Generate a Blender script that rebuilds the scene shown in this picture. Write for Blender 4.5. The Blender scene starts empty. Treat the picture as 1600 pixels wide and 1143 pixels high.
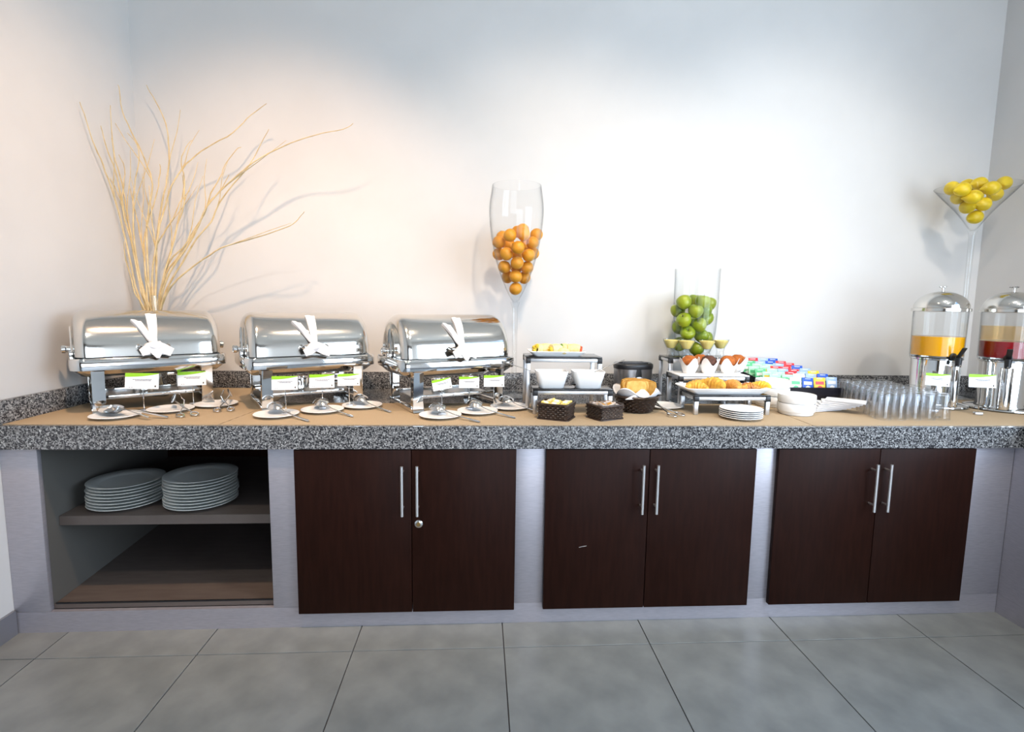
import bpy, bmesh, math, random
from mathutils import Vector, Matrix, noise
random.seed(7)
PI = math.pi
C = bpy.context.scene.collection
S = bpy.context.scene
# ------------------------------------------------------------------ camera
F = 830.0; EYE = 1.34
_U = -Vector((693-800, -(7950-571.5), -F)).normalized()
_X = Vector((13660, -104.6, -F)); _X = (_X - _X.dot(_U)*_U).normalized()
_Y = _U.cross(_X)
cam = bpy.data.cameras.new('camera'); co = bpy.data.objects.new('camera', cam); C.objects.link(co)
cam.sensor_fit = 'HORIZONTAL'; cam.sensor_width = 36; cam.lens = F/1600*36; cam.clip_start = 0.05
R3 = Matrix((_X, _Y, _U))            # camera -> world
co.matrix_world = Matrix.Translation((0, 0, EYE)) @ R3.to_4x4()
S.camera = co
def _ray(px, py): return R3 @ Vector((px-800, -(py-571.5), -F))
def on(px, py, z):
    r = _ray(px, py); t = (z-EYE)/r.z; return Vector((r.x*t, r.y*t, z))
def at(px, py, y):
    r = _ray(px, py); t = y/r.y; return Vector((r.x*t, y, EYE+r.z*t))
# ------------------------------------------------------------------ view, world, lights
S.view_settings.view_transform = 'Standard'; S.view_settings.look = 'None'
S.view_settings.gamma = 1; S.view_settings.use_curve_mapping = False
S.view_settings.exposure = 0.0
w = bpy.data.worlds.new('sky'); S.world = w; w.use_nodes = True
nt = w.node_tree; bg = nt.nodes['Background']
tc = nt.nodes.new('ShaderNodeTexCoord'); sx = nt.nodes.new('ShaderNodeSeparateXYZ'); rp = nt.nodes.new('ShaderNodeValToRGB')
nt.links.new(tc.outputs['Generated'], sx.inputs[0]); nt.links.new(sx.outputs['Z'], rp.inputs[0]); nt.links.new(rp.outputs[0], bg.inputs[0])
rp.color_ramp.elements[0].position = 0.0; rp.color_ramp.elements[0].color = (0.25, 0.28, 0.26, 1)
rp.color_ramp.elements[1].position = 0.03; rp.color_ramp.elements[1].color = (0.75, 0.87, 1.0, 1)
e = rp.color_ramp.elements.new(0.6); e.color = (0.18, 0.42, 0.95, 1)
bg.inputs[1].default_value = 1.8
S.cycles.max_bounces = 10; S.cycles.transparent_max_bounces = 24; S.cycles.sample_clamp_indirect = 6
S.cycles.caustics_reflective = False; S.cycles.caustics_refractive = False
def area(name, loc, target, sx_, sy_, power, col, spread=180):
    l = bpy.data.lights.new(name, 'AREA'); l.shape = 'RECTANGLE'; l.size = sx_; l.size_y = sy_; l.energy = power; l.color = col
    l.spread = math.radians(spread)
    o = bpy.data.objects.new(name, l); C.objects.link(o); o.location = loc
    o.rotation_euler = (Vector(target)-Vector(loc)).to_track_quat('-Z', 'Y').to_euler(); return o
def spot(name, loc, target, power, col, angle, rad=0.04, blend=0.6):
    l = bpy.data.lights.new(name, 'SPOT'); l.energy = power; l.color = col; l.spot_size = math.radians(angle); l.spot_blend = blend; l.shadow_soft_size = rad
    o = bpy.data.objects.new(name, l); C.objects.link(o); o.location = loc
    o.rotation_euler = (Vector(target)-Vector(loc)).to_track_quat('-Z', 'Y').to_euler(); return o
area('daylight_front', (1.6, -3.7, 1.45), (1.6, 3, 1.25), 3.6, 2.3, 112, (0.78, 0.88, 1.0))
for x_, p_ in ((-0.75, 95), (0.55, 95), (1.9, 95)):  # extra spots added to brighten the counter from above
    spot('added_fill_spot', (x_, 0.3, 3.3), (x_+(x_-0.5)*0.25, 2.55, 0.86), p_, (1.0, 0.93, 0.84), 52, 0.05, 1.0)
area('daylight_side', (3.3, 0.1, 1.6), (0.6, 3.1, 1.35), 2.2, 2.0, 125, (0.72, 0.85, 1.0))
spot('downlight_left', (-0.75, 1.35, 3.3), (-1.25, 2.9, 0.95), 190, (1.0, 0.66, 0.41), 84, 0.05, 1.0)
spot('downlight_centre', (0.55, 1.35, 3.3), (0.45, 2.9, 1.0), 130, (1.0, 0.80, 0.60), 88, 0.05, 1.0)
spot('downlight_right', (1.9, 1.35, 3.3), (1.8, 2.9, 1.2), 100, (1.0, 0.90, 0.78), 88, 0.05, 1.0)
# ------------------------------------------------------------------ materials
def mat(name, col=(0.8, 0.8, 0.8), rough=0.5, metal=0.0, **k):
    m = bpy.data.materials.new(name); m.use_nodes = True
    b = m.node_tree.nodes['Principled BSDF']
    b.inputs['Base Color'].default_value = (*col, 1); b.inputs['Roughness'].default_value = rough; b.inputs['Metallic'].default_value = metal
    for kk, v in k.items(): b.inputs[kk.replace('_', ' ')].default_value = v
    return m
def ramp_on(m, texout, stops, inp='Base Color', interp='LINEAR'):
    n = m.node_tree.nodes; r = n.new('ShaderNodeValToRGB'); r.color_ramp.interpolation = interp
    els = r.color_ramp.elements
    els[0].position, els[0].color = stops[0][0], (*stops[0][1], 1)
    els[1].position, els[1].color = stops[-1][0], (*stops[-1][1], 1)
    for p, c in stops[1:-1]:
        e_ = els.new(p); e_.color = (*c, 1)
    m.node_tree.links.new(texout, r.inputs[0]); m.node_tree.links.new(r.outputs[0], n['Principled BSDF'].inputs[inp]); return r
def tex(m, kind, scale, coord='Object', stretch=(1, 1, 1), **k):
    n = m.node_tree.nodes; t = n.new(kind); t.inputs['Scale'].default_value = scale
    c = n.new('ShaderNodeTexCoord'); mp = n.new('ShaderNodeMapping'); mp.inputs['Scale'].default_value = stretch
    m.node_tree.links.new(c.outputs[coord], mp.inputs[0]); m.node_tree.links.new(mp.outputs[0], t.inputs['Vector'])
    for kk, v in k.items():
        if kk in t.inputs: t.inputs[kk].default_value = v
        else: setattr(t, kk, v)
    return t
def bump(m, out, strength=0.2, dist=0.002):
    n = m.node_tree.nodes; b = n.new('ShaderNodeBump'); b.inputs['Strength'].default_value = strength; b.inputs['Distance'].default_value = dist
    m.node_tree.links.new(out, b.inputs['Height']); m.node_tree.links.new(b.outputs[0], n['Principled BSDF'].inputs['Normal'])
def noisy(name, a, b, scale, rough=0.5, stretch=(1, 1, 1), bs=0.0, metal=0.0, detail=4, lo=0.35, hi=0.65, **k):
    m = mat(name, a, rough, metal, **k); t = tex(m, 'ShaderNodeTexNoise', scale, stretch=stretch, Detail=detail)
    ramp_on(m, t.outputs[0], [(lo, a), (hi, b)])
    if bs: bump(m, t.outputs[0], bs)
    return m
M = {}
M['paint'] = noisy('wall_paint', (0.70, 0.685, 0.67), (0.73, 0.715, 0.70), 3, 0.55)
M['darkwall'] = noisy('dark_unseen_wall', (0.16, 0.11, 0.08), (0.21, 0.15, 0.11), 4, 0.5, (1, 1, 0.2))  # unseen wall, made dark to deepen the reflections in the chrome
M['ceiling'] = mat('ceiling_paint', (0.66, 0.65, 0.63), 0.8)
M['skirting'] = mat('skirting', (0.30, 0.30, 0.33), 0.35, 0.6)
M['steel'] = noisy('brushed_steel', (0.42, 0.40, 0.44), (0.48, 0.46, 0.50), 30, 0.40, (1, 1, 12), 0.05, 0.55)
M['chrome'] = mat('polished_steel', (0.74, 0.73, 0.71), 0.06, 1.0)
M['lid'] = mat('lid_steel', (0.72, 0.695, 0.65), 0.12, 1.0)
M['cutlery'] = mat('cutlery_steel', (0.72, 0.71, 0.70), 0.14, 1.0)
M['alu'] = mat('riser_aluminium', (0.62, 0.63, 0.65), 0.32, 0.85)
M['toaster'] = noisy('toaster_steel', (0.40, 0.40, 0.42), (0.46, 0.46, 0.48), 60, 0.28, (1, 1, 14), 0, 1.0)
M['handle'] = mat('satin_handle', (0.86, 0.84, 0.82), 0.28, 0.9)
M['black'] = mat('black_plastic', (0.012, 0.012, 0.014), 0.35)
M['blackgloss'] = mat('black_glossy_top', (0.02, 0.02, 0.022), 0.1)
M['wood'] = noisy('dark_wenge_laminate', (0.014, 0.0038, 0.0020), (0.020, 0.0058, 0.0032), 14, 0.45, (5, 5, 0.5), 0.0, 0, 5, Specular_IOR_Level=0.12)
M['laminate'] = noisy('grey_brown_laminate', (0.10, 0.078, 0.068), (0.12, 0.096, 0.084), 8, 0.5, (1, 6, 1))
M['inner'] = mat('shaded_inner_laminate', (0.115, 0.11, 0.10), 0.55)  # darkened; the shade inside the cabinet is put into this colour
M['ceramic'] = mat('white_ceramic', (0.92, 0.92, 0.915), 0.3, Specular_IOR_Level=0.35)
M['ceramic2'] = mat('dimmed_white_ceramic', (0.60, 0.62, 0.60), 0.15)  # white ceramic dimmed; the plate tops' dark reflection is put into the colour
M['cloth'] = noisy('white_napkin_cloth', (0.82, 0.81, 0.82), (0.88, 0.87, 0.88), 400, 0.9, bs=0.1)
M['card'] = mat('white_card', (0.85, 0.85, 0.86), 0.4)
M['lime'] = mat('lime_green_print', (0.30, 0.62, 0.01), 0.5)
M['ink'] = mat('grey_ink', (0.25, 0.25, 0.27), 0.6)
M['darkink'] = mat('dark_ink', (0.04, 0.03, 0.02), 0.6)
M['branch'] = noisy('peeled_willow', (0.62, 0.46, 0.22), (0.76, 0.61, 0.36), 25, 0.6)
M['orange'] = noisy('orange_peel', (0.68, 0.27, 0.010), (0.80, 0.35, 0.018), 12, 0.45)
M['apple'] = noisy('green_apple_skin', (0.16, 0.25, 0.008), (0.31, 0.37, 0.02), 9, 0.3)
M['lemon'] = noisy('lemon_peel', (0.74, 0.51, 0.01), (0.84, 0.62, 0.02), 30, 0.4, bs=0.05)
M['stem'] = mat('dry_stem', (0.12, 0.07, 0.03), 0.8)
for k_, s_ in (('orange', 260), ('lemon', 200)):
    t_ = tex(M[k_], 'ShaderNodeTexNoise', s_); bump(M[k_], t_.outputs[0], 0.25, 0.001)
g = mat('granite', (0.3, 0.3, 0.3), 0.16)
v1 = tex(g, 'ShaderNodeTexVoronoi', 210); 
ramp_on(g, v1.outputs['Color'], [(0.0, (0.025, 0.025, 0.03)), (0.32, (0.03, 0.03, 0.034)), (0.42, (0.10, 0.10, 0.104)), (0.60, (0.19, 0.19, 0.193)), (0.78, (0.32, 0.32, 0.32)), (1.0, (0.58, 0.58, 0.57))])
M['granite'] = g
r_ = mat('woven_runner', (0.5, 0.35, 0.2), 0.8)
wv = tex(r_, 'ShaderNodeTexWave', 60, stretch=(1, 0.2, 1), Distortion=1.5, Detail=1); ramp_on(r_, wv.outputs['Color'], [(0.0, (0.36, 0.26, 0.155)), (1.0, (0.56, 0.43, 0.28))]); bump(r_, wv.outputs['Color'], 0.3, 0.001)
M['runner'] = r_
M['tile'] = noisy('grey_floor_tile', (0.21, 0.22, 0.215), (0.28, 0.29, 0.28), 7, 0.3, detail=8)
M['grout'] = mat('grout', (0.10, 0.10, 0.11), 0.9)
def glassmat(name, tint=(1, 1, 1), edge=0.55, base=0.05, rough=0.02, edgetint=0.5):
    m = bpy.data.materials.new(name); m.use_nodes = True; n = m.node_tree.nodes; L = m.node_tree.links; n.clear()
    o = n.new('ShaderNodeOutputMaterial'); mx = n.new('ShaderNodeMixShader'); t = n.new('ShaderNodeBsdfTransparent'); gl = n.new('ShaderNodeBsdfGlossy')
    t.inputs[0].default_value = (*tint, 1); gl.inputs['Roughness'].default_value = rough; gl.inputs[0].default_value = (0.9, 0.92, 0.93, 1)
    f = n.new('ShaderNodeLayerWeight'); f.inputs[0].default_value = 0.5
    pw = n.new('ShaderNodeMath'); pw.operation = 'POWER'; pw.inputs[1].default_value = 3.5; L.new(f.outputs['Facing'], pw.inputs[0])
    mr = n.new('ShaderNodeMapRange'); mr.inputs[3].default_value = base; mr.inputs[4].default_value = edge
    p2 = n.new('ShaderNodeMath'); p2.operation = 'POWER'; p2.inputs[1].default_value = 5; L.new(f.outputs['Facing'], p2.inputs[0])
    cm = n.new('ShaderNodeMix'); cm.data_type = 'RGBA'; cm.inputs['A'].default_value = (*tint, 1); cm.inputs['B'].default_value = (*[c*edgetint for c in tint], 1); L.new(p2.outputs[0], cm.inputs['Factor']); L.new(cm.outputs['Result'], t.inputs[0])
    L.new(pw.outputs[0], mr.inputs[0]); L.new(mr.outputs[0], mx.inputs[0]); L.new(t.outputs[0], mx.inputs[1]); L.new(gl.outputs[0], mx.inputs[2]); L.new(mx.outputs[0], o.inputs[0])
    return m
M['glass'] = glassmat('clear_glass', (0.985, 0.988, 0.988), 0.35, 0.012, edgetint=0.5)
M['tumbler'] = glassmat('tumbler_glass', (0.98, 0.982, 0.988), 0.7, 0.06, edgetint=0.72)
M['thickglass'] = glassmat('thick_glass', (0.975, 0.98, 0.98), 0.5, 0.04)
M['juice_y'] = mat('orange_juice', (0.92, 0.42, 0.004), 0.15)
M['juice_r'] = mat('red_juice', (0.26, 0.006, 0.010), 0.1)
M['mousse'] = mat('yellow_mousse', (0.98, 0.80, 0.26), 0.5)
M['croissant'] = noisy('croissant_crust', (0.80, 0.48, 0.06), (0.58, 0.27, 0.03), 45, 0.45, (1, 1, 1), 0.4)
M['danish'] = noisy('danish_crust', (0.78, 0.40, 0.08), (0.55, 0.22, 0.05), 60, 0.5, bs=0.4)
M['danish2'] = noisy('glazed_fruit_pastry', (0.70, 0.30, 0.03), (0.25, 0.07, 0.02), 70, 0.35, bs=0.5)
M['sugarbun'] = noisy('yellow_sugar_crust', (0.85, 0.60, 0.06), (0.80, 0.46, 0.03), 50, 0.45, bs=0.4)
M['muffin'] = noisy('muffin_crumb', (0.50, 0.14, 0.018), (0.32, 0.08, 0.012), 90, 0.8, bs=0.6)
M['choc'] = noisy('chocolate_crumb', (0.06, 0.02, 0.01), (0.12, 0.04, 0.02), 90, 0.7, bs=0.6)
M['paper'] = mat('baking_paper', (0.86, 0.83, 0.80), 0.7)
M['toast'] = noisy('toasted_bread', (0.78, 0.52, 0.16), (0.62, 0.34, 0.07), 30, 0.8, bs=0.2)
M['crust'] = mat('bread_crust', (0.50, 0.24, 0.03), 0.7)
M['wicker'] = noisy('dark_wicker', (0.024, 0.013, 0.009), (0.050, 0.028, 0.018), 60, 0.4)
M['butter'] = noisy('yellow_foil_packet', (0.85, 0.62, 0.10), (0.90, 0.76, 0.30), 60, 0.35)
M['jam'] = noisy('grey_brown_packet', (0.35, 0.30, 0.28), (0.62, 0.52, 0.42), 70, 0.3)
M['tortilla'] = noisy('pale_wrap', (0.85, 0.72, 0.40), (0.80, 0.62, 0.25), 40, 0.7)
M['egg'] = noisy('yellow_filling', (0.80, 0.55, 0.04), (0.55, 0.45, 0.03), 80, 0.6, bs=0.4)
M['tomato'] = mat('red_filling', (0.60, 0.09, 0.02), 0.4)
M['leaf'] = mat('green_leaf', (0.10, 0.22, 0.02), 0.6)
for n_, c_ in dict(s_green=(0.10, 0.50, 0.22), s_mint=(0.42, 0.78, 0.52), s_red=(0.68, 0.03, 0.04), s_blue=(0.02, 0.10, 0.55), s_sky=(0.35, 0.50, 0.75), s_yellow=(0.88, 0.62, 0.03), s_white=(0.85, 0.86, 0.86), s_orange=(0.80, 0.25, 0.03), s_teal=(0.02, 0.25, 0.25)).items():
    M[n_] = mat('print_'+n_[2:], c_, 0.35)
M['tray'] = mat('black_lacquer_tray', (0.010, 0.009, 0.016), 0.25)
M['brass'] = mat('brass', (0.75, 0.48, 0.18), 0.25, 1.0)
M['window'] = glassmat('window_glass', (0.97, 0.99, 1.0), 0.6, 0.02, edgetint=0.9)
M['lampglow'] = mat('lamp_glow', (1, 1, 1), 0.5); 
M['lampglow'].node_tree.nodes['Principled BSDF'].inputs['Emission Color'].default_value = (1, 0.85, 0.65, 1)
M['lampglow'].node_tree.nodes['Principled BSDF'].inputs['Emission Strength'].default_value = 6
# ------------------------------------------------------------------ mesh helpers
def BM(): return bmesh.new()
def xf(verts, T):
    if T is not None:
        for v in verts: v.co = T @ v.co
def box(bm, c, s, T=None, bev=0.0):
    vs = bmesh.ops.create_cube(bm, size=1)['verts']
    for v in vs: v.co = Vector((v.co.x*s[0]+c[0], v.co.y*s[1]+c[1], v.co.z*s[2]+c[2]))
    if bev:
        es = list({e_ for v in vs for e_ in v.link_edges})
        r = bmesh.ops.bevel(bm, geom=es, offset=bev, segments=2, profile=0.5, affect='EDGES')
        vs = list({v for v in r['verts']} | {v for v in vs if v.is_valid})
    xf(vs, T); return vs
def box2(bm, a, b, **k):
    return box(bm, [(a[i]+b[i])/2 for i in range(3)], [abs(b[i]-a[i]) for i in range(3)], **k)
def poly_extrude(bm, pts, z0, z1, T=None):      # pts list of (x,y)
    lo = [bm.verts.new((x, y, z0)) for x, y in pts]; hi = [bm.verts.new((x, y, z1)) for x, y in pts]
    n = len(pts); bm.faces.new(lo[::-1]); bm.faces.new(hi)
    for i in range(n): bm.faces.new((lo[i], lo[(i+1) % n], hi[(i+1) % n], hi[i]))
    xf(lo+hi, T); return lo+hi
def lathe(bm, prof, seg=32, T=None, c=(0, 0, 0), sx_=1, sy_=1, close=False):
    rings = []; allv = []
    for r, z in prof:
        if r < 1e-6: ring = [bm.verts.new((c[0], c[1], c[2]+z))]
        else: ring = [bm.verts.new((c[0]+r*sx_*math.cos(2*PI*i/seg), c[1]+r*sy_*math.sin(2*PI*i/seg), c[2]+z)) for i in range(seg)]
        rings.append(ring); allv += ring
    pr = list(zip(rings, rings[1:]))
    if close: pr.append((rings[-1], rings[0]))
    for a, b in pr:
        if len(a) == 1 and len(b) == 1: continue
        for i in range(seg):
            j = (i+1) % seg
            if len(a) == 1: bm.faces.new((a[0], b[j], b[i]))
            elif len(b) == 1: bm.faces.new((a[i], a[j], b[0]))
            else: bm.faces.new((a[i], a[j], b[j], b[i]))
    xf(allv, T); return allv
def tube(bm, path, r, seg=8, T=None, flat=1.0, caps=True):   # r number or list
    P = [Vector(p) for p in path]; n = len(P); rs = r if isinstance(r, (list, tuple)) else [r]*n
    rings = []; up = Vector((0, 0, 1)); prev = None; allv = []
    for i in range(n):
        t = (P[min(i+1, n-1)]-P[max(i-1, 0)]).normalized()
        if prev is None:
            a = up if abs(t.z) < 0.9 else Vector((1, 0, 0)); u = t.cross(a).normalized()
        else:
            u = (prev - prev.dot(t)*t).normalized()
        prev = u; v = t.cross(u)
        ring = [bm.verts.new(P[i]+rs[i]*(math.cos(2*PI*k/seg)*u+flat*math.sin(2*PI*k/seg)*v)) for k in range(seg)]
        rings.append(ring); allv += ring
    for a, b in zip(rings, rings[1:]):
        for k in range(seg): bm.faces.new((a[k], a[(k+1) % seg], b[(k+1) % seg], b[k]))
    if caps:
        try: bm.faces.new(rings[0][::-1]); bm.faces.new(rings[-1])
        except ValueError: pass
    xf(allv, T); return allv
def blob(bm, c, s, sub=2, T=None, jit=0.0, seed=0):
    vs = bmesh.ops.create_icosphere(bm, subdivisions=sub, radius=1)['verts']
    for v in vs:
        k = 1+jit*noise.noise(v.co*1.7+Vector((seed, 0, 0)))
        v.co = Vector((v.co.x*s[0]*k+c[0], v.co.y*s[1]*k+c[1], v.co.z*s[2]*k+c[2]))
    xf(vs, T); return vs
def obj(name, bm, m, parent=None, smooth=True, loc=None, angle=40):
    bmesh.ops.recalc_face_normals(bm, faces=bm.faces[:])
    me = bpy.data.meshes.new(name); bm.to_mesh(me); bm.free()
    o = bpy.data.objects.new(name, me); C.objects.link(o)
    for mm in (m if isinstance(m, (list, tuple)) else [m]): me.materials.append(mm)
    if smooth:
        for p in me.polygons: p.use_smooth = True
        try: me.set_sharp_from_angle(angle=math.radians(angle))
        except Exception: pass
    if parent is not None: o.parent = parent
    if loc is not None: o.location = loc
    return o
def tag(o, label, cat, group=None):
    o['label'] = label; o['category'] = cat
    if group: o['group'] = group
    return o
def thing(name, label, cat, loc=(0, 0, 0), rz=0, group=None):
    o = bpy.data.objects.new(name, None); C.objects.link(o); o.empty_display_size = 0.05
    o.location = loc; o.rotation_euler = (0, 0, rz); return tag(o, label, cat, group)
def struct(o): o['kind'] = 'structure'; return o
def copy_tree(o, parent=None):
    c = o.copy(); C.objects.link(c)
    if parent is not None: c.parent = parent
    for ch in list(o.children): copy_tree(ch, c)
    return c
def dup(o, loc, rz=0, label=None, group=None):
    c = copy_tree(o); c.location = loc; c.rotation_euler = (0, 0, rz)
    if label: c['label'] = label
    if group: c['group'] = group
    return c
def once(first, state, loc, rz, label):       # place the prototype itself the first time, copies afterwards
    if not state.get(first.name):
        state[first.name] = 1; first.location = loc; first.rotation_euler = (0, 0, rz); first['label'] = label; return first
    return dup(first, loc, rz, label)
ST = {}
ORD = ['first', 'second', 'third', 'fourth', 'fifth', 'sixth', 'seventh', 'eighth', 'ninth', 'tenth', 'eleventh', 'twelfth']
# ------------------------------------------------------------------ room
XL, XR, YB, YF, H = -1.86, 3.02, 3.10, -4.0, 3.4
b = BM(); box2(b, (XL-0.1, YB, 0), (XR+0.1, YB+0.1, H)); struct(obj('wall_back', b, M['paint'], smooth=False))
b = BM(); box2(b, (XL-0.1, YF-0.1, 0), (XL, YB, H)); struct(obj('wall_left', b, M['paint'], smooth=False))
# right wall with a tall window opening
WY0, WY1, WZ0, WZ1 = -1.3, 1.5, 0.35, 2.75
b = BM(); box2(b, (XR, YF-0.1, 0), (XR+0.1, WY0, H)); box2(b, (XR, WY1, 0), (XR+0.1, YB, H)); box2(b, (XR, WY0, 0), (XR+0.1, WY1, WZ0)); box2(b, (XR, WY0, WZ1), (XR+0.1, WY1, H))
struct(obj('wall_right', b, M['paint'], smooth=False))
b = BM(); box2(b, (XL-0.1, YF-0.1, 0), (-0.6, YF, H)); box2(b, (-0.6, YF-0.1, 2.6), (XR, YF, H)); box2(b, (-0.6, YF-0.1, 0), (XR, YF, 0.25)); box2(b, (2.9, YF-0.1, 0.25), (XR, YF, 2.6))
struct(obj('wall_front', b, M['darkwall'], smooth=False))
b = BM(); box2(b, (XL-0.1, YF-0.1, H), (XR+0.1, YB+0.1, H+0.1)); struct(obj('ceiling', b, M['ceiling'], smooth=False))
def window(name, a, bb, axis, nm):
    f = BM(); t = 0.05
    u0, u1 = a[axis], bb[axis]
    def seg(p0, p1, z0, z1):
        q0 = [0, 0, z0]; q1 = [0, 0, z1]; q0[axis] = p0; q1[axis] = p1; q0[1-axis] = a[1-axis]; q1[1-axis] = a[1-axis]+0.05
        box2(f, q0, q1)
    for i in range(nm+1):
        u = u0+(u1-u0-t)*i/nm; seg(u, u+t, a[2]+t, bb[2]-t)
    seg(u0, u1, a[2], a[2]+t); seg(u0, u1, bb[2]-t, bb[2])
    o = struct(obj(name, f, M['alu'], smooth=False))
    for i in range(nm):
        p = BM(); q0 = [0, 0, a[2]+t]; q1 = [0, 0, bb[2]-t]
        q0[axis] = u0+(u1-u0-t)*i/nm+t; q1[axis] = u0+(u1-u0-t)*(i+1)/nm; q0[1-axis] = a[1-axis]+0.02; q1[1-axis] = a[1-axis]+0.028
        box2(p, q0, q1); obj('pane', p, M['window'], o, smooth=False)
window('window_1', (-0.6, YF-0.075, 0.25), (2.9, YF, 2.6), 0, 3)
window('window_2', (XR+0.03, WY0, WZ0), (XR+0.03, WY1, WZ1), 1, 3)
# floor: bed plus tiles near the counter
b = BM(); box2(b, (XL-0.1, YF-0.1, -0.1), (XR+0.1, YB+0.1, -0.006)); fl = struct(obj('floor', b, M['grout'], smooth=False))
b = BM(); TP = 0.5875; box(b, (0, 0, 0), (TP-0.004, TP-0.004, 0.010), bev=0.0012); tile0 = None
for i in range(-3, 5):
    for j in range(-10, 1):
        cx = -0.484+TP*(i+0.5); cy = 2.13-0.17+TP*(j+0.5) - 0.0
        
        x0, x1 = max(XL, cx-TP/2+0.002), min(XR, cx+TP/2-0.002); y0, y1 = max(YF, cy-TP/2+0.002), min(2.6, cy+TP/2-0.002)
        if x1-x0 < 0.05 or y1-y0 < 0.05: continue
        if abs((x1-x0)-(TP-0.004)) < 1e-3 and abs((y1-y0)-(TP-0.004)) < 1e-3:
            if tile0 is None: tile0 = obj('tile', b, M['tile'], fl, smooth=False, loc=(cx, cy, -0.005)); continue
            o = tile0.copy(); C.objects.link(o); o.location = (cx, cy, -0.005)
        else:
            bb_ = BM(); box2(bb_, (x0, y0, -0.010), (x1, y1, 0.0)); obj('tile', bb_, M['tile'], fl, smooth=False)
for nme, x0, x1 in (('baseboard_left', XL, XL+0.012), ('baseboard_right', XR-0.012, XR)):
    b = BM(); box2(b, (x0, YF, 0), (x1, 2.12, 0.10)); struct(obj(nme, b, M['skirting'], smooth=False))
for i, (x, y) in enumerate(((-0.75, 1.35), (0.55, 1.35), (1.9, 1.35), (-0.75, 0.3), (0.55, 0.3), (1.9, 0.3))):  # window-side row added to house the extra fill spots
    t = thing('ceiling_light', 'round recessed ceiling downlight, %s of the %s row counted from the left' % (ORD[i % 3], 'buffet side' if i < 3 else 'added window side'), 'light', (x, y, H), group='recessed downlights')
    b = BM(); lathe(b, [(0.055, -0.001), (0.075, -0.001), (0.075, -0.012), (0.06, -0.014), (0.055, -0.006)], 24, close=True); obj('trim_ring', b, M['alu'], t)
    b = BM(); lathe(b, [(0, -0.003), (0.05, -0.003), (0.05, -0.006), (0, -0.006)], 20); obj('lamp', b, M['lampglow'], t)
# ------------------------------------------------------------------ counter
ZT = 0.86; ZS = 0.857; ZB = 0.765
CF = 2.10                                            # front plane
t = thing('granite_worktop', 'long speckled grey granite worktop with a low upstand along the walls', 'worktop', (0, 2.6, ZB))
def loc_obj(name, bm, m, par, **k):                 # world-built mesh under a located Empty
    o = obj(name, bm, m, par, **k); o.location = -par.location; return o
b = BM()
poly_extrude(b, [(XL+.001, CF), (2.33, CF), (2.33, 0.9), (XR-.001, 0.9), (XR-.001, YB-.001), (XL+.001, YB-.001)], ZB, ZS)
es = [e_ for e_ in b.edges if abs(e_.verts[0].co.z-ZS) < 1e-5 and abs(e_.verts[1].co.z-ZS) < 1e-5 and e_.verts[0].co.y < 2.2 and e_.verts[1].co.y < 2.2]
bmesh.ops.bevel(b, geom=es, offset=0.006, segments=2, affect='EDGES', profile=0.5)
loc_obj('slab', b, M['granite'], t)
for a_, c_ in (((XL+.001, YB-0.022, ZS), (XR-.001, YB-.001, 0.952)), ((XL+.001, CF-0.02, ZS), (XL+0.022, YB-0.022, 0.95)), ((XR-0.022, 0.9, ZS), (XR-.001, YB-0.022, 0.952))):
    b = BM(); box2(b, a_, c_, bev=0.002); loc_obj('upstand', b, M['granite'], t)
# base: steel frame with plinth
t = thing('counter_base', 'brushed steel counter frame of upright panels and plinth under the granite', 'counter', (0, 2.5, 0))
FY = 2.125
b = BM(); box2(b, (XL+0.001, FY, 0), (2.33, FY+0.02, 0.088)); loc_obj('plinth', b, M['steel'], t)
for x0, x1 in ((XL+0.001, -1.721), (-0.843, -0.725), (0.14, 0.285), (1.15, 1.268), (2.12, 2.33)):
    b = BM(); box2(b, (x0, FY, 0.0885), (x1, FY+0.02, ZB-0.0005), bev=0.001); loc_obj('upright_panel', b, M['steel'], t)
b = BM(); box2(b, (2.3315, 0.93, 0), (2.352, FY+0.02, 0.088)); loc_obj('plinth', b, M['steel'], t)
b = BM(); box2(b, (2.3315, 0.93, 0.0885), (2.352, FY+0.02, ZB-0.0005)); loc_obj('upright_panel', b, M['steel'], t)
# open cabinet
t = thing('open_cabinet', 'open cabinet with one shelf at the left end, holding the dinner plates', 'cabinet', (-1.28, 2.6, 0.09))
def skew(x0a, x0b, xoff, z0, z1, mt, nm):
    b = BM(); poly_extrude(b, [(x0a, FY+0.021), (x0a+xoff, FY+0.021), (x0b+xoff, YB-0.02), (x0b, YB-0.02)], z0, z1); loc_obj(nm, b, mt, t, smooth=False)
skew(-1.742, -1.80, 0.02, 0.09, ZB-0.001, M['inner'], 'side_panel')
skew(-0.842, -0.842, 0.018, 0.09, ZB-0.001, M['inner'], 'side_panel')
b = BM(); poly_extrude(b, [(-1.721, FY+0.022), (-0.843, FY+0.022), (-0.843, YB-0.021), (-1.779, YB-0.021)], 0.09, 0.108); loc_obj('bottom_panel', b, M['laminate'], t, smooth=False)
b = BM(); box2(b, (-1.80, YB-0.019, 0.09), (-0.824, YB-0.004, ZB-0.001)); loc_obj('back_panel', b, M['wood'], t, smooth=False)  # near-black finish carries the deep shade at the back of the cabinet
b = BM(); poly_extrude(b, [(-1.724, FY+0.085), (-0.843, FY+0.085), (-0.843, YB-0.021), (-1.778, YB-0.021)], 0.416, 0.455); loc_obj("shelf", b, M['laminate'], t, smooth=False)
b = BM(); box2(b, (-1.715, FY+0.022, 0.108), (-0.843, FY+0.027, 0.114)); loc_obj('front_lip', b, M['black'], t, smooth=False)
SH = 0.455
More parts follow.
